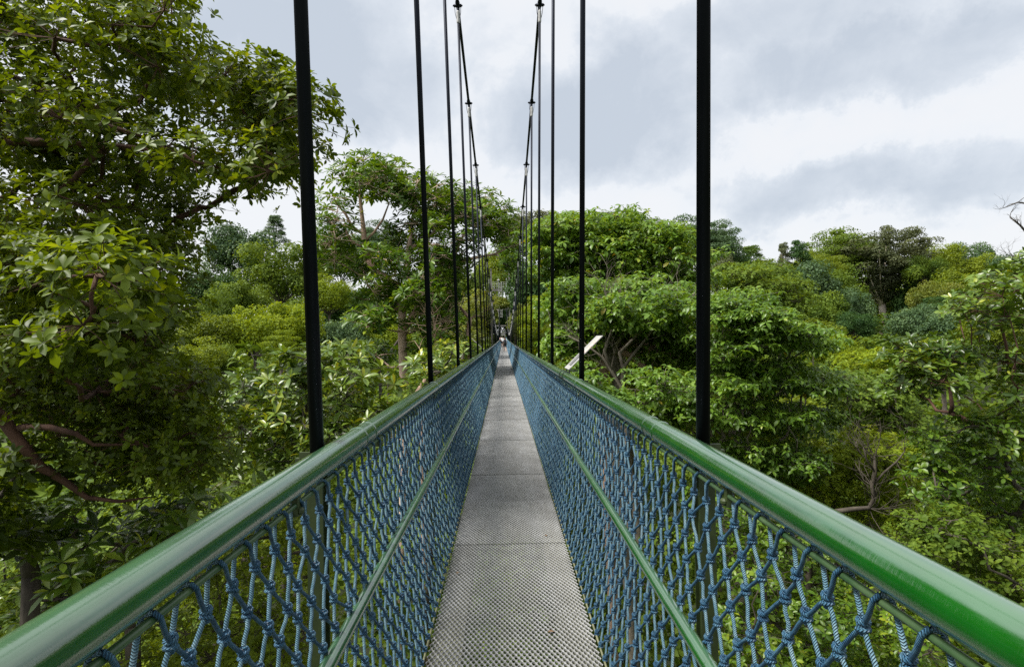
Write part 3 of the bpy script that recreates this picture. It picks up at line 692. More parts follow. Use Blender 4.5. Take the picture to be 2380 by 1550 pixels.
# ---- pale glossy rosette-leaved plants low on the left
def magnolia(seed, label, poly, dr, n, ln, base_xy, padr=.3, ros=7, root_top=None, barkm='dark', mat='magnolia', k=9, r0=.09, mind=0, cat='tree', name='umbrella_leaf_tree'):
    g = np.random.default_rng(seed); P = pads_in(g, poly, dr, n, mind=mind); b = gb(base_xy); c = P.mean(0)
    top = np.array([c[0], c[1] + .5, P[:, 2].min() - .4]) if root_top is None else root_top
    return hero(name, label, cat, seed + 1, b, [b, b * .5 + top * .5 + np.array([.3, .2, 0]), top], P, padr, ros, k, ln, .165, mat, barkm, r0, spread=(40, 98), droop=.30, flat=.75, tw=.7, young=.25, twr=.007, up=1.0, outw=.6)
magnolia(21, 'rosette-leaved tree with big pale shiny leaves, low against the left green handrail', [(60, 1180), (250, 1150), (560, 1160), (540, 1230), (330, 1330), (100, 1400), (40, 1330)], (5.8, 7.8), 30, .27, (-6.5, 9), .34, 5)
magnolia(23, 'rosette-leaved tree with shiny leaf whorls just behind the thickest left hanger rod', [(560, 830), (660, 800), (800, 820), (885, 860), (880, 990), (780, 1060), (650, 1110), (570, 1060), (540, 930)], (9.5, 13), 64, .28, (-4.5, 13), .5, 9)
magnolia(25, 'dark large-leaved tree at the lower left edge, hanging leaves below the red-brown limb', [(-80, 1080), (120, 1060), (150, 1130), (60, 1250), (-80, 1290)], (5.5, 7.0), 16, .24, (-8.5, 8), .34, 8, mat='olive')
magnolia(27, 'pale whorl-leaved tree just right of the pink-barked trunk at the bridge rail', [(985, 850), (1000, 835), (1090, 800), (1080, 850), (990, 890)], (15, 21), 20, .34, (-5, 19), .6, 7)

# ---- dark whorl-leaved tree left of the bridge with the pink trunk
g = np.random.default_rng(31)
P3 = np.vstack([
    pads_in(g, [(770, 400), (850, 370), (940, 385), (990, 430), (960, 480), (890, 470), (850, 440), (780, 450)], (25, 31), 40),
    pads_in(g, [(960, 440), (1050, 415), (1110, 470), (1130, 520), (1060, 560), (960, 540)], (25, 32), 40),
    pads_in(g, [(1090, 450), (1150, 455), (1195, 520), (1195, 590), (1150, 560), (1100, 520)], (30, 34), 28),
    pads_in(g, [(900, 500), (1000, 520), (1100, 560), (1090, 620), (1040, 700), (900, 660), (820, 640), (860, 580), (900, 560)], (24, 30), 58),
    pads_in(g, [(870, 660), (1030, 680), (1060, 760), (1000, 800), (985, 800), (975, 705), (905, 705), (890, 770), (830, 760), (840, 700)], (23, 28), 42),
    pads_in(g, [(790, 650), (760, 600), (760, 560), (790, 480), (760, 430), (780, 470)], (25, 29), 20),
    pads_in(g, [(985, 780), (1060, 800), (1050, 830), (985, 850)], (23, 27), 8), pads_in(g, [(800, 790), (890, 800), (890, 850), (800, 830)], (27, 30), 12)])
b3 = gb((-5.2, 26)); tr = pts((941, 930, 26), (938, 850, 26), (935, 770, 26), (935, 715, 26), (945, 640, 26.5), (950, 580, 27), (960, 500, 27.5))
hero('whorl_leaved_tree', 'tall tree with dark leaf whorls on a straight pink-brown trunk behind the left rods', 'tree', 32, b3,
     [b3] + tr, P3, .95, 12, 9, .42, .16, 'rosette', 'pink', .20, spread=(40, 95), droop=.22, flat=.55, tw=.5, young=.16, twr=.02, up=1.0, outw=.5)
m = MB()
m.tube(pts((858, 605, 27), (848, 570, 27), (845, 530, 27), (838, 470, 27), (835, 420, 27)), [.16, .14, .11, .08, .04], 8)
m.tube(pts((950, 680, 26.5), (870, 630, 27), (858, 605, 27)), [.16, .17, .16], 8)
m.tube(pts((846, 545, 27), (820, 530, 27), (805, 500, 27), (780, 470, 27)), [.07, .08, .06, .03], 7)
m.tube(pts((846, 575, 27), (820, 565, 27), (808, 545, 27), (800, 520, 27)), [.06, .07, .05, .03], 7)
m.tube(pts((850, 560, 27), (870, 540, 27), (890, 510, 27), (905, 470, 27)), [.05, .06, .05, .03], 7)
m.tube(pts((940, 760, 26), (985, 700, 26), (1010, 650, 26.5), (1045, 615, 27), (1065, 570, 27.5), (1080, 540, 28)), [.15, .15, .15, .13, .09, .05], 8)
m.tube(pts((1012, 648, 26.5), (990, 620, 26.5), (980, 590, 26.5)), [.1, .07, .04], 7)
m.tube(pts((1045, 615, 27), (1100, 600, 29), (1150, 590, 31.5), (1190, 570, 33)), [.09, .08, .06, .03], 7)
m.build('branch', BARK['tan'], bpy.data.objects['whorl_leaved_tree'], b3, smooth=True)

# ---- forked tan trunk behind the rail on the left
def bare(name, label, base, polys, barkm, cat='bare tree', seed=0, ntw=40, tl=.8, tr=.012, kids=2):
    g = np.random.default_rng(seed); root = empty(name, tuple(base)); tag(root, label, cat); m = MB(); tip = []
    for P, r in polys:
        P = np.array(P); m.tube(P, r, 8); tip += [(P[i], nrm(P[i] - P[i - 1]), r[i] if not np.isscalar(r) else r) for i in range(max(1, len(P) // 2), len(P))]
    m.build('trunk', BARK[barkm], root, base, smooth=True); m = MB()
    def sprout(p, d, ln, r, lvl):
        if lvl == 0: return
        q = [p]; dd = d
        for i in range(3):
            dd = nrm(dd + g.normal(0, .28, 3) + np.array([0, 0, .10])); q.append(q[-1] + dd * ln / 3)
        m.tube(q, [r, r * .8, r * .65, r * .45], 5, cap=False)
        for _ in range(kids): sprout(q[g.integers(1, 4)], nrm(dd + g.normal(0, .6, 3)), ln * .68, r * .55, lvl - 1)
    for _ in range(ntw):
        p, d, r = tip[g.integers(len(tip))]; sprout(p, nrm(d + g.normal(0, .6, 3)), tl * g.uniform(.7, 1.2), min(r * .6, tr), 3)
    m.build('twigs', BARK[barkm], root, base, smooth=True); return root

# ---- layered tree right of the bridge
g = np.random.default_rng(41)
def layered(seed, label, bands, dr, base_xy, spine_top, ln=.17, padr=.85, ros=34, mat='layer', sp=None, r0=.22, k=6, name='layered_tree', barkm='grey'):
    g = np.random.default_rng(seed); P = np.vstack([pads_in(g, poly, dr if len(q) == 0 else q[0], n) for poly, n, *q in bands]); b = gb(base_xy)
    return hero(name, label, 'tree', seed + 1, b, [b] + (sp or []) + [spine_top], P, padr, ros, k, ln, .25, mat, barkm, r0, spread=(60, 118), droop=.5, flat=.36, tw=.22, young=.0, twr=.008, up=1.3, outw=.35, jitter_t=.05, shell=.05)
layered(42, 'tall tree with flat leafy tiers, its top against the sky beside the thin rods', [
    ([(1215, 560), (1290, 500), (1400, 495), (1400, 540), (1300, 560), (1230, 600)], 26), ([(1400, 500), (1520, 505), (1640, 560), (1690, 620), (1560, 600), (1420, 560)], 30),
    ([(1220, 610), (1400, 590), (1560, 620), (1660, 650), (1560, 665), (1380, 650), (1240, 660)], 46), ([(1290, 520), (1500, 530), (1620, 590), (1500, 600), (1300, 580)], 34), ([(1230, 580), (1400, 575), (1560, 600), (1640, 630), (1400, 630), (1240, 625)], 34)], (23, 28), (8.5, 27), at(1430, 600, 25), ln=.27, padr=1.2, ros=44, sp=pts((1440, 900, 25), (1445, 800, 25), (1440, 720, 25)))
layered(44, 'wide tree with flat tiers of drooping pale-tipped leaves behind the white sign board', [
    ([(1290, 660), (1450, 650), (1600, 670), (1640, 700), (1480, 710), (1300, 700)], 34), ([(1300, 740), (1420, 720), (1600, 730), (1640, 770), (1500, 780), (1330, 775)], 34),
    ([(1290, 780), (1380, 770), (1380, 820), (1300, 820)], 12), ([(1240, 690), (1400, 700), (1560, 740), (1640, 740), (1500, 760), (1260, 740)], 30), ([(1400, 780), (1560, 760), (1640, 800), (1450, 815)], 20), ([(1480, 800), (1650, 790), (1650, 850), (1520, 850)], 18), ([(1380, 700), (1560, 690), (1640, 750), (1450, 770)], 15, (14.5, 16.2))], (17, 21), (5.0, 18.5), at(1450, 760, 18.5), ln=.22, padr=.95, ros=46, sp=pts((1435, 960, 18), (1440, 880, 18), (1420, 830, 18)))
layered(46, 'broad tree of drooping bright-edged leaf tiers right of the thickest right hanger rod', [
    ([(1640, 690), (1760, 680), (1860, 730), (1800, 750), (1660, 740)], 26), ([(1650, 770), (1800, 750), (1930, 790), (1950, 830), (1800, 820), (1650, 820)], 34),
    ([(1640, 850), (1760, 840), (1940, 860), (1990, 900), (1830, 910), (1640, 900)], 34), ([(1500, 930), (1640, 920), (1800, 940), (1960, 960), (1900, 1010), (1700, 1000), (1540, 980)], 40),
    ([(1560, 1020), (1700, 1030), (1850, 1040), (1900, 1120), (1780, 1110), (1650, 1060)], 34)], (13.5, 18), (8.2, 16), at(1740, 820, 16), ln=.17, padr=.80, ros=56, sp=pts((1690, 1150, 15.5), (1700, 1060, 15.5), (1720, 950, 16)))
layered(48, 'small leafy tree under the white sign board, close behind the handrail', [
    ([(1300, 850), (1360, 830), (1400, 900), (1480, 950), (1440, 960), (1340, 900)], 22), ([(1480, 860), (1620, 880), (1600, 930), (1500, 930)], 14)], (11, 14), (4.3, 13), at(1420, 950, 12.5), ln=.15, padr=.55, ros=24, r0=.1)
T = lambda *a: pts(*a)
bare('bare_branched_tree', 'pale grey bare-branched tree right beside the white sign board, twigs tangled', gb((3.6, 16)), [
    (np.vstack([[gb((3.6, 16))], T((1455, 960, 16), (1445, 900, 16), (1420, 860, 16), (1400, 830, 16), (1360, 800, 16), (1320, 780, 16))]), [.2, .08, .055, .05, .038, .028, .014]),
    (T((1445, 900, 16), (1450, 860, 16.2), (1440, 820, 16.4), (1500, 760, 16.8), (1560, 720, 17)), [.07, .06, .05, .035, .02]),
    (T((1420, 860, 16), (1405, 815, 16), (1425, 760, 16), (1410, 700, 16)), [.05, .042, .032, .016]),
    (T((1445, 860, 16), (1475, 820, 16), (1500, 790, 16), (1540, 740, 16)), [.05, .04, .03, .015])], 'grey', seed=51, ntw=44, tl=.9)
bare('curved_trunk_tree', 'thick peeling pinkish trunk arching over behind the tangled grey twigs', gb((2.9, 19)), [
    (np.vstack([[gb((4.0, 18))], T((1400, 940, 18), (1402, 870, 18), (1410, 830, 18), (1440, 815, 18), (1470, 825, 18), (1500, 855, 17.5), (1525, 880, 17.2))]), [.2, .17, .16, .15, .14, .13, .12, .10])], 'tan', seed=52, ntw=14, tl=1.0)
bare('dead_branch_tree', 'leafless brown tree with an elbow bend and fine twigs, standing right of the handrail', gb((7.5, 12.5)), [
    (np.vstack([[gb((6.5, 12.5))], T((1880, 1230, 12.5), (1935, 1192, 12.3), (1985, 1185, 12.2), (2025, 1182, 12.1), (2037, 1160, 12), (2032, 1130, 12), (2040, 1100, 12), (2038, 1060, 12))]), [.12, .085, .065, .055, .05, .045, .04, .035, .02]),
    (T((2032, 1130, 12), (2060, 1100, 12), (2090, 1075, 12), (2110, 1050, 12)), [.03, .024, .018, .01]),
    (T((2040, 1100, 12), (2020, 1070, 12), (2012, 1040, 12)), [.026, .02, .01])], 'dark', seed=53, ntw=38, tl=.62, tr=.011)
bare('forked_trunk_tree', 'tan forked trunk with bare twigs behind the smaller white sign board', gb((-3.2, 23)), [
    (np.vstack([[gb((-3.2, 23))], T((980, 905, 23), (1000, 860, 23), (1015, 800, 23), (1010, 760, 23))]), [.2, .12, .11, .09, .06]),
    (T((985, 890, 23), (960, 930, 23)), [.11, .12]), (T((1070, 900, 25), (1095, 840, 25.5), (1085, 800, 26), (1092, 740, 26.5), (1070, 715, 27)), [.13, .12, .11, .10, .07])], 'tan', seed=54, ntw=30, tl=1.3, tr=.02)
bare('dead_crown_tree', 'dead leafless black-twigged tree poking in at the far right edge against the sky', gb((29, 30)), [
    (np.vstack([[gb((30, 31))], T((2440, 700, 31), (2425, 560, 31), (2415, 440, 31))]), [.4, .22, .15, .08]),
    (T((2425, 560, 31), (2390, 520, 31), (2365, 500, 31)), [.08, .05, .03]), (T((2418, 470, 31), (2385, 465, 31), (2352, 478, 31)), [.06, .04, .02]), (T((2420, 600, 31), (2390, 600, 31), (2370, 590, 31)), [.06, .04, .02])], 'dark', seed=55, ntw=18, tl=.8, tr=.02)

# ---- shiny whorl-leaved tree at the right edge
g = np.random.default_rng(61)
P6 = np.vstack([pads_in(g, [(2080, 830), (2160, 800), (2280, 790), (2330, 850), (2230, 920), (2130, 930), (2070, 900)], (8.5, 11), 50), pads_in(g, [(2240, 680), (2330, 620), (2450, 590), (2450, 780), (2330, 780), (2230, 740)], (8, 10.5), 34),
                pads_in(g, [(2330, 830), (2450, 800), (2450, 950), (2350, 930)], (8, 10), 14)])
b6 = gb((11.5, 9.5))
hero('shiny_leaved_tree', 'tree with shiny olive leaf whorls on curving brown limbs at the right edge', 'tree', 62, b6,
     [b6, np.array([11.2, 9.5, -6]), np.array([10.6, 9.5, -1.5])] + pts((2400, 1040, 9.5), (2330, 1010, 9.5), (2270, 985, 9.5), (2220, 960, 9.6)), P6, .34, 10, 8, .17, .20, 'magnolia', 'red', .065,
     spread=(40, 95), droop=.2, flat=.7, tw=.8, young=.14, twr=.006, up=1.0, outw=.6, shell=.3)
def bushy(seed, name, label, poly, dr, n, mat, ln, padr, ros, base_xy, k=6, barkm='dark', flat=.6, droop=.3, wd=.26, kind='A', young=.12):
    g = np.random.default_rng(seed); P = pads_in(g, poly, dr, n); b = gb(base_xy); c = P.mean(0)
    return hero(name, label, 'tree', seed + 1, b, [b, np.array([b[0], b[1], c[2] * .7 + b[2] * .3]), np.array([b[0] * .5 + c[0] * .5, b[1] * .5 + c[1] * .5, P[:, 2].min() - .2])], P, padr, ros, k, ln, wd, mat, barkm, .14, spread=(45, 105), droop=droop, flat=flat, tw=.25, young=young, twr=.006, up=.9, outw=.7, kind=kind, shell=.15)
bushy(71, 'leafy_tree', 'mid-green tree with oval leaves at the right edge below the curving brown limbs', [(2150, 1040), (2280, 980), (2450, 960), (2450, 1300), (2300, 1270), (2200, 1180), (2130, 1100)], (8.5, 12), 80, 'rosette', .13, .5, 26, (11, 11))
bushy(73, 'leafy_tree', 'dark fine-leaved tree at the lower right corner just outside the green handrail', [(2080, 1180), (2250, 1210), (2450, 1290), (2450, 1480), (2280, 1400), (2150, 1310)], (7.5, 10.5), 70, 'mid', .10, .45, 30, (10, 8.5))
bushy(75, 'fine_leaved_tree', 'yellow-green feathery tree below the leafless brown tree with the elbow bend', [(1760, 1100), (1900, 1080), (2010, 1010), (2150, 1050), (2180, 1180), (2080, 1260), (1930, 1190), (1800, 1150)], (14, 18), 110, 'bright', .13, .75, 44, (9, 16.5), k=5)
bushy(77, 'fine_leaved_tree', 'olive feathery tree between the layered tiers and the curving brown limbs', [(1960, 870), (2080, 900), (2140, 980), (2200, 1010), (2120, 1040), (2010, 1000), (1960, 930)], (17, 22), 80, 'mid', .17, .95, 40, (14, 20), k=5)
bushy(79, 'leafy_tree', 'bright bushy tree seen through the right rope net beyond the first post', [(1640, 1150), (1780, 1180), (2000, 1330), (2200, 1500), (2100, 1640), (1700, 1640), (1620, 1400)], (9, 13), 90, 'rosette', .13, .7, 34, (4.5, 10.5))
bushy(101, 'leafy_tree', 'light green tree behind the bare grey twigs beside the white sign board', [(1290, 690), (1450, 680), (1650, 690), (1660, 800), (1640, 900), (1480, 900), (1290, 840)], (24, 31), 90, 'soft', .24, 1.3, 44, (12, 28), k=5)
bushy(99, 'leafy_tree', 'soft green spreading tree filling the shade under the drooping leaf tiers, right of the rail', [(1420, 860), (1640, 880), (1900, 960), (1960, 1080), (1760, 1120), (1560, 1010)], (19, 26), 130, 'soft', .20, 1.1, 44, (9, 24), k=5)
bushy(81, 'leafy_tree', 'dense bushy tree with small shiny leaves seen through the left rope net', [(250, 1450), (450, 1300), (620, 1180), (760, 1120), (780, 1500), (700, 1640), (300, 1640)], (7.5, 11), 100, 'soft', .10, .6, 40, (-4.5, 9))
bushy(83, 'leafy_tree', 'deep green bush-like tree at the lower left corner under the whorled shiny leaves', [(-80, 1250), (200, 1240), (420, 1160), (560, 1110), (600, 1180), (300, 1380), (0, 1480), (-80, 1480)], (9.5, 13), 90, 'mid', .14, .75, 30, (-10, 11.5))
bushy(85, 'leafy_tree', 'bright green low tree between the left rail and the pink-barked trunk', [(560, 960), (700, 1000), (880, 960), (960, 900), (900, 1000), (700, 1110), (560, 1110)], (14, 18), 60, 'mid', .18, .9, 34, (-6.5, 16))
bushy(87, 'blossoming_tree', 'pale silvery-leaved tree beyond the white sign on the left, twigs showing through', [(1060, 720), (1120, 690), (1150, 760), (1150, 790), (1060, 790)], (44, 52), 26, 'yellow', .32, 1.3, 40, (-4, 48), flat=.8, barkm='grey')
bushy(89, 'leafy_tree', 'sunlit yellowish tree right of the bridge rods above the rail, beyond the sign', [(1215, 770), (1290, 770), (1300, 830), (1240, 810)], (30, 38), 20, 'bright', .30, 1.1, 34, (5, 34))
bushy(91, 'leafy_tree', 'pale leafy tree hanging before the ladder of the far steel tower', [(1150, 700), (1172, 690), (1180, 735), (1160, 760), (1148, 740)], (120, 130), 12, 'yellow', .6, 1.3, 40, (-14, 126), barkm='grey')
bushy(93, 'whorl_leaved_tree', 'drooping dark leaf whorls hanging above the top of the far steel tower', [(1150, 560), (1195, 560), (1195, 620), (1165, 640)], (62, 66), 9, 'rosette', .75, 1.4, 10, (-13, 64), k=8, wd=.17)
bushy(95, 'fine_leaved_tree', 'dark feathery umbrella-topped tree right of the thickest right hanger rod, under the skyline', [(1660, 640), (1730, 605), (1800, 610), (1860, 650), (1880, 720), (1800, 730), (1680, 700)], (36, 44), 60, 'mid', .26, 1.6, 60, (20, 40), k=5, flat=.35)
bushy(97, 'leafy_tree', 'yellow-green round bush-crowned tree in front of the pale trunk of the giant tree', [(1960, 850), (2060, 825), (2150, 835), (2160, 880), (2000, 890)], (34, 42), 46, 'bright', .28, 1.4, 50, (25, 38), k=5)

# ---------------------------------------------------------------- trees of the slopes
def proto(kind, seed):
    g = np.random.default_rng(seed); Lv = Leaves(); 
    if kind == 'dome': n, pr, per, s = 80, .30, 190, .052
    elif kind == 'bushy': n, pr, per, s = 56, .33, 240, .062
    elif kind == 'feather': n, pr, per, s = 70, .36, 300, .042
    elif kind == 'pine': n, pr, per, s = 56, .26, 190, .050
    elif kind == 'fan': n, pr, per, s = 260, .17, 190, .036
    v = runit(g, n); v[:, 2] = np.abs(v[:, 2]) * 1.1 - .35; v = nrm(v)
    if kind in ('dome', 'bushy'): C = v * g.uniform(.35, .92, n)[:, None] * np.array([1, 1, .92])
    elif kind == 'feather': C = v * g.uniform(.3, .9, n)[:, None]; C[:, 2] = np.round(C[:, 2] * 4.5) / 4.5
    elif kind == 'pine':
        z = g.uniform(-.8, .9, n); r = (1 - (z + .8) / 2.0) * .75 + .08; a = g.uniform(0, 6.28, n); C = np.stack([np.cos(a) * r * g.uniform(.5, 1, n), np.sin(a) * r * g.uniform(.5, 1, n), z], 1)
    else:
        a = g.uniform(0, 6.28, n); q = g.uniform(0, 1, n) ** .7; z = -.85 + 1.85 * q; r = (.10 + 1.0 * q ** .75) * np.sqrt(g.uniform(.03, 1, n)); z = z - .40 * r * r * q
        C = np.stack([np.cos(a) * r, np.sin(a) * r, z + g.normal(0, .03, n)], 1)
    prr = pr * g.uniform(.4, 1.35, n); id_ = np.repeat(np.arange(n), per); u = runit(g, len(id_)); u[:, 2] = u[:, 2] * .9 + .22; u = nrm(u)
    fl = {'dome': .75, 'bushy': .8, 'feather': .30, 'pine': .28, 'fan': .5}[kind]
    P = C[id_] + u * (prr[id_] * g.uniform(.45, 1.06, len(id_)) ** .5)[:, None] * np.array([1, 1, fl])
    Nn = nrm(u + np.array([0, 0, .35]) + g.normal(0, .38, u.shape)); D = nrm(np.cross(Nn, runit(g, len(id_))) + u * .25)
    ln = s * g.uniform(.7, 1.35, len(id_)); t = .38 + g.normal(0, .15, n)[id_] + g.normal(0, .09, len(id_))
    Lv.add(P, D, Nn, ln, ln * .36, .2, np.clip(t, 0, .98), 'B')
    return Lv, C
PR = {}
for kd, sds in (('dome', (1, 2, 3)), ('bushy', (4, 5, 6)), ('feather', (7, 8)), ('pine', (9, 10)), ('fan', (11,))):
    for q, s_ in enumerate(sds):
        Lv, C = proto(kd, 200 + s_); PR[(kd, q)] = (Lv, C, None)
crown_mesh = {}
def slope_tree(name, label, px, yt, wpx, hpx, d, kind, mat, seed, barkm='dark', trunk_w=.5, group=None):
    g = np.random.default_rng(seed); top = at(px, yt, d); sx = wpx / F * d / 2; sz = hpx / F * d / 2; c = top - np.array([0, 0, sz])
    key = (kind, seed % len([q for q in PR if q[0] == kind])); Lv, C, _ = PR[key]
    b = np.array([c[0] + g.normal(0, .4), c[1], min(float(ground_z(c[0], c[1])), c[2] - sz - 1.5)]); root = empty(name, tuple(b)); tag(root, label, 'tree', group)
    if key not in crown_mesh:
        o = Lv.build('crown', LM[mat], root, (0, 0, 0)); crown_mesh[key] = o.data
    else:
        o = bpy.data.objects.new('crown', crown_mesh[key]); COL.objects.link(o); o.parent = root
    o.location = tuple(c - b); o.scale = (sx, sx * .95, sz); o.rotation_euler = (0, 0, g.uniform(0, 6.28))
    o.material_slots[0].link = 'OBJECT'; o.material_slots[0].material = LM[mat]
    ca, sa = math.cos(o.rotation_euler[2]), math.sin(o.rotation_euler[2]); m = MB()
    fork = c - np.array([0, 0, sz * (.95 if kind == 'fan' else .5)])
    m.tube([b, (b + fork) / 2 + g.normal(0, .3, 3), fork], [trunk_w, trunk_w * .8, trunk_w * .65], 8)
    sel = g.permutation(len(C))[:(15 if kind == 'fan' else 16)]
    for i in sel:
        q = C[i] * np.array([sx, sx * .95, sz]); q = c + np.array([q[0] * ca - q[1] * sa, q[0] * sa + q[1] * ca, q[2]])
        mid = fork * .5 + q * .5 + np.array([0, 0, -.08 * sz]) + g.normal(0, .25, 3); m.tube([fork, mid, q], [trunk_w * .38, trunk_w * .22, trunk_w * .08] if kind != 'fan' else [.4, .22, .08], 5, cap=False)
    m.build('trunk', BARK[barkm], root, b, smooth=True); return root
G = 'trees on the far slopes'
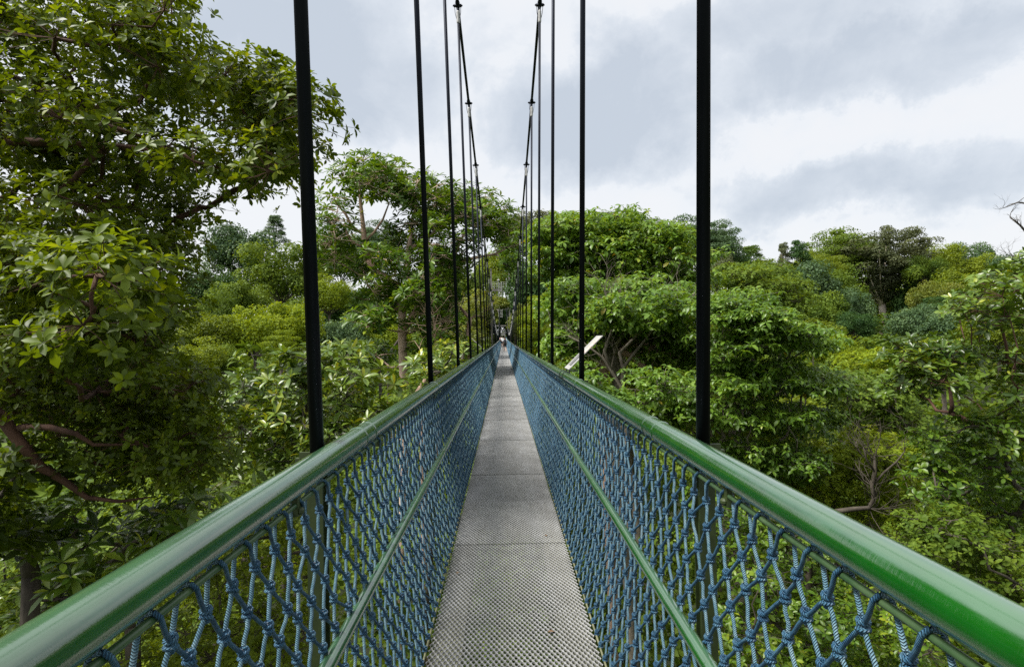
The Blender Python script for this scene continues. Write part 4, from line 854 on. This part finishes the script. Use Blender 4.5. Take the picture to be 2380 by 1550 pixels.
ST = [
 # left window
 ('conifer_tree', 'small dark pine-like tree alone on the skyline left of the thickest left hanger rod', 640, 500, 60, 60, 150, 'pine', 'blue', 'dark'),
 ('round_tree', 'big olive-green dome tree below the skyline, left of the thickest left hanger rod', 655, 545, 170, 170, 105, 'dome', 'mid', 'dark'),
 ('round_tree', 'dark blue-green tree half hidden behind hanging glossy leaves at the skyline', 560, 510, 130, 150, 135, 'bushy', 'blue', 'dark'),
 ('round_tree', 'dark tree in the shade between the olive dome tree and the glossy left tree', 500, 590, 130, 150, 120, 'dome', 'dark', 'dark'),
 ('round_tree', 'grey-green rounded tree in the fold below the olive dome tree', 560, 640, 110, 110, 92, 'bushy', 'mid', 'dark'),
 ('round_tree', 'dull green pointed tree left of the bright yellow-green mound tree', 515, 665, 90, 110, 84, 'dome', 'mid', 'dark'),
 ('round_tree', 'brightest yellow-green mound-shaped tree in the left valley', 595, 690, 150, 150, 66, 'dome', 'bright', 'dark'),
 ('round_tree', 'second bright green tree touching the thickest left hanger rod, lobed crown', 690, 682, 130, 150, 70, 'bushy', 'bright', 'dark'),
 ('round_tree', 'pale olive spreading tree below and left of the bright mound tree', 480, 715, 130, 120, 62, 'bushy', 'soft', 'dark'),
 ('round_tree', 'faded grey-olive tree at the foot of the left valley behind the shiny whorls', 440, 770, 130, 110, 52, 'dome', 'soft', 'dark'),
 ('round_tree', 'dark small round tree at the valley foot between two olive crowns', 520, 790, 90, 90, 56, 'dome', 'mid', 'dark'),
 ('round_tree', 'yellowish small tree sprouting in front of the bright green mound tree', 655, 755, 75, 90, 58, 'feather', 'bright', 'dark'),
 ('round_tree', 'sunny lime tree just right of the thickest left hanger rod', 765, 620, 90, 120, 88, 'dome', 'bright', 'dark'),
 ('round_tree', 'dark green tree beneath the forked limb of the whorl-leaved tree', 810, 640, 120, 150, 95, 'bushy', 'dark', 'dark'),
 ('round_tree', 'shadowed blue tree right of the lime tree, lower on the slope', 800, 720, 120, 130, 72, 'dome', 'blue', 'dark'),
 ('round_tree', 'soft green tree on the skyline seen through the whorl-leaved branches', 790, 540, 140, 130, 140, 'bushy', 'mid', 'dark'),
 ('feathery_tree', 'tall thin-leaved tree on the skyline between the whorl-leaved limbs', 880, 500, 90, 120, 130, 'feather', 'blue', 'dark'),
 ('round_tree', 'yellow-green tree low behind the straight pink trunk', 880, 710, 130, 140, 75, 'dome', 'bright', 'dark'),
 ('round_tree', 'shady green tree behind the crossing hanger rods on the left', 1000, 600, 150, 160, 120, 'dome', 'mid', 'dark'),
 ('round_tree', 'pale tree behind the rods just left of the far steel tower', 1100, 600, 110, 190, 185, 'bushy', 'mid', 'dark'),
 ('round_tree', 'yellow-olive tree behind the far steel tower, above the walkway', 1165, 560, 110, 130, 215, 'dome', 'soft', 'dark'),
 ('round_tree', 'dark tree framing the gate at the end of the walkway', 1170, 690, 90, 100, 190, 'bushy', 'dark', 'dark'),
 # centre right of the bridge
 ('round_tree', 'brownish dome tree, highest on the skyline right of the bridge rods', 1238, 478, 110, 110, 150, 'dome', 'brown', 'dark'),
 ('round_tree', 'green tree joined to the brown dome on the skyline, behind the second hanger rod', 1290, 498, 100, 110, 140, 'dome', 'mid', 'dark'),
 ('round_tree', 'small skyline tree between the whorl-leaved tree and the brown dome', 1195, 495, 70, 110, 160, 'bushy', 'mid', 'dark'),
 ('round_tree', 'blue-green tall tree on the slope below the brown dome tree', 1240, 570, 110, 190, 125, 'bushy', 'dark', 'dark'),
 ('round_tree', 'yellow-olive tree in the gap left of the layered tree', 1270, 660, 110, 170, 75, 'feather', 'bright', 'dark'),
 ('round_tree', 'pale yellow tree directly above the handrail right of the last rods', 1225, 690, 80, 110, 95, 'dome', 'yellow', 'dark'),
 ('round_tree', 'grey-green tree top peeping over the layered tree at its left', 1400, 488, 110, 70, 90, 'dome', 'blue', 'dark'),
 ('round_tree', 'brown-grey crown peeping over the layered tree near its right end', 1520, 500, 90, 80, 95, 'feather', 'brown', 'dark'),
 ('conifer_tree', 'tall grey-green pine-like tree left of the thickest right hanger rod at the skyline', 1600, 480, 84, 150, 85, 'feather', 'blue', 'dark'),
 ('conifer_tree', 'spreading grey pine-like tree right of the thickest right hanger rod', 1668, 496, 100, 130, 85, 'feather', 'blue', 'dark'),
 ('round_tree', 'dark rounded tree under the grey pine-like tree', 1710, 560, 100, 120, 88, 'dome', 'dark', 'dark'),
 ('round_tree', 'brown-olive tree directly right of the thickest right hanger rod', 1668, 580, 80, 90, 70, 'dome', 'brown', 'dark'),
 ('thin_tree', 'sparse see-through tree in the skyline dip', 1748, 568, 80, 60, 140, 'pine', 'mid', 'grey'),
 ('round_tree', 'light olive tree below the sparse see-through tree', 1745, 595, 100, 90, 120, 'bushy', 'soft', 'dark'),
 # right hill
 ('thin_tree', 'bare-topped leaning tree with a pale reddish trunk on the skyline', 1826, 560, 44, 80, 150, 'pine', 'brown', 'tan'),
 ('conifer_tree', 'dark ragged pine-like tree beside the leaning pale trunk', 1862, 552, 80, 130, 150, 'pine', 'dark', 'dark'),
 ('round_tree', 'shadowy bluish tree under the ragged pine-like tree', 1870, 600, 120, 120, 145, 'bushy', 'blue', 'dark'),
 ('round_tree', 'broad bright-topped tree rising just left of the giant brown-crowned tree', 1962, 508, 150, 160, 178, 'feather', 'mid', 'dark'),
 ('round_tree', 'mid-green lower crown leaning against the broad bright-topped tree', 1905, 560, 110, 130, 165, 'feather', 'soft', 'dark'),
 ('round_tree', 'rounded grey-green tree under the broad bright-topped tree', 1945, 615, 120, 110, 150, 'dome', 'mid', 'dark'),
 ('round_tree', 'fresh green tree with a pointed top left of the giant tree trunk', 1900, 670, 120, 130, 120, 'bushy', 'mid', 'dark'),
 ('round_tree', 'deep blue-green tree close left of the pale giant trunk', 1962, 650, 112, 150, 140, 'dome', 'blue', 'dark'),
 ('round_tree', 'dark low conical tree just left of the foot of the giant trunk', 1992, 718, 74, 75, 110, 'bushy', 'dark', 'dark'),
 ('round_tree', 'dark shaded tree behind the giant trunk', 2060, 640, 150, 170, 205, 'dome', 'dark', 'dark'),
 ('giant_tree', 'giant fan-shaped tree with a grey-brown crown on a pale fluted trunk', 2056, 528, 172, 148, 172, 'fan', 'brown', 'pale'),
 ('round_tree', 'silvery round tree right of the pale giant trunk', 2144, 694, 112, 105, 100, 'dome', 'blue', 'dark'),
 ('round_tree', 'dark green tree between the giant tree and the yellow-brown crown', 2135, 620, 90, 130, 168, 'bushy', 'dark', 'dark'),
 ('round_tree', 'yellow-topped dome tree on the skyline right of the giant tree', 2185, 548, 110, 120, 176, 'dome', 'soft', 'dark'),
 ('round_tree', 'deep green small crown tucked under the yellow-topped dome', 2160, 585, 70, 80, 160, 'bushy', 'mid', 'dark'),
 ('round_tree', 'grey-green skyline tree right of the yellow-topped dome', 2262, 556, 90, 100, 180, 'bushy', 'blue', 'dark'),
 ('round_tree', 'golden-brown dome tree below the yellow-topped dome', 2188, 640, 100, 110, 140, 'dome', 'yellow', 'dark'),
 ('round_tree', 'olive tree with a wide crown right of the golden-brown dome', 2240, 610, 130, 130, 150, 'dome', 'soft', 'dark'),
 ('feathery_tree', 'shadowed dark tree showing its trunk under the olive wide crown', 2235, 655, 120, 110, 130, 'feather', 'dark', 'grey'),
 ('round_tree', 'small pale tree on the skyline near the dead twigs', 2312, 578, 90, 90, 170, 'dome', 'soft', 'dark'),
 ('round_tree', 'dark skyline tree at the far right beside the dead twigs', 2365, 580, 90, 110, 150, 'bushy', 'blue', 'dark'),
 ('round_tree', 'pale bluish bush-crowned tree right of the silvery round tree', 2240, 710, 120, 90, 90, 'bushy', 'blue', 'dark'),
 ('round_tree', 'bright yellow-green tree low between the silvery tree and the shiny whorls', 2200, 775, 120, 90, 52, 'dome', 'bright', 'dark'),
 ('round_tree', 'yellow-green tree left below the giant trunk', 1945, 768, 110, 90, 70, 'dome', 'bright', 'dark'),
 ('round_tree', 'olive small tree in front of the conical dark tree', 1890, 740, 120, 100, 78, 'bushy', 'soft', 'dark'),
 ('round_tree', 'dark hollow tree between the layered tiers and shiny whorls', 2000, 850, 110, 110, 34, 'bushy', 'dark', 'dark'),
 ('round_tree', 'pale round tree behind the shiny whorls at the right edge', 2330, 690, 130, 130, 70, 'dome', 'soft', 'dark'),
]
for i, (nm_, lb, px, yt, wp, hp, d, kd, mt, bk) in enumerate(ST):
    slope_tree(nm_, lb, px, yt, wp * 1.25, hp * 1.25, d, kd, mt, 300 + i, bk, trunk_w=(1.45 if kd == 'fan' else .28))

# ---------------------------------------------------------------- closed canopy between the trees, understorey
def canopy(name, label, seed, n, rfun, hfun, padr, per, s, mat, flat=.75):
    g = np.random.default_rng(seed); C = []
    while len(C) < n:
        r = rfun(g); a = g.uniform(-R(52), R(52)); x = r * math.sin(a); y = r * math.cos(a)
        if 150 < y < 176 and abs(x) < 8: continue
        C.append((x, y, hfun(g, x, y)))
    C = np.array(C); pr = padr * g.uniform(.7, 1.3, n); id_ = np.repeat(np.arange(n), per); u = runit(g, len(id_)); u[:, 2] = np.abs(u[:, 2]) * 1.0 - .25; u = nrm(u)
    P = C[id_] + u * (pr[id_] * g.uniform(.5, 1, len(id_)) ** .4)[:, None] * np.array([1, 1, flat])
    Nn = nrm(u + np.array([0, 0, .35]) + g.normal(0, .38, u.shape)); D = nrm(np.cross(Nn, runit(g, len(id_))) + u * .25)
    ln = s * g.uniform(.7, 1.3, len(id_)); t = .36 + g.normal(0, .14, n)[id_] + g.normal(0, .09, len(id_)); Lv = Leaves()
    Lv.add(P, D, Nn, ln, ln * .38, .2, np.clip(t, 0, .98), 'B'); o = Lv.build(name, LM[mat], None, (0, 0, 0)); tag(o, label, 'woodland', kind='stuff'); return o
def hf(g, x, y):
    r = math.hypot(x, y); py = np.interp(r, [42, 60, 80, 120, 170, 230, 290], [970, 900, 860, 810, 775, 705, 650])
    return min(float(ground_z(x, y)) + g.uniform(13, 24), EYE - r * (py - 789) / 1322 - 3.0 - g.uniform(0, 2), 99 if abs(x) > 8 else -6 + max(0, r - 90) * .04)
canopy('forest_canopy', 'continuous forest canopy covering the slopes', 401, 1900, lambda g: math.sqrt(g.uniform(42 ** 2, 290 ** 2)), hf, 4.6, 150, .85, 'mid')
canopy('undergrowth', 'tangled green treetops far below the walkway', 402, 420, lambda g: math.sqrt(g.uniform(3 ** 2, 48 ** 2)), lambda g, x, y: g.uniform(-11, -6.5), 1.9, 420, .26, 'mid')


# ---------------------------------------------------------------- a few dry leaves on the deck
ML = simple('dry_leaf', (.12, .06, .03), (.24, .15, .07), 40, .7)
for x, y, a, lb in [(.19, 3.1, .3, 'dry brown leaf on the nearest deck panel, right of the middle'), (-.37, 3.9, 1.2, 'dry brown leaf against the left net edge of the deck'), (.30, 4.6, 2.0, 'dry brown leaf farther along the deck towards the right net')]:
    V, T_, Q_, k_ = leaf_arrays(np.zeros((1, 3)), np.array([[math.cos(a), math.sin(a), .05]]), np.array([[0, 0, 1.]]), np.array([.04]), np.array([.010]), .2)
    o = mk('fallen_leaf', V, [T_, Q_], ML, None, (0, 0, 0), smooth=True); o.location = (x, y, float(zd(y)) + .012)
    tag(o, lb, 'fallen leaf', 'dry leaves fallen on the deck')
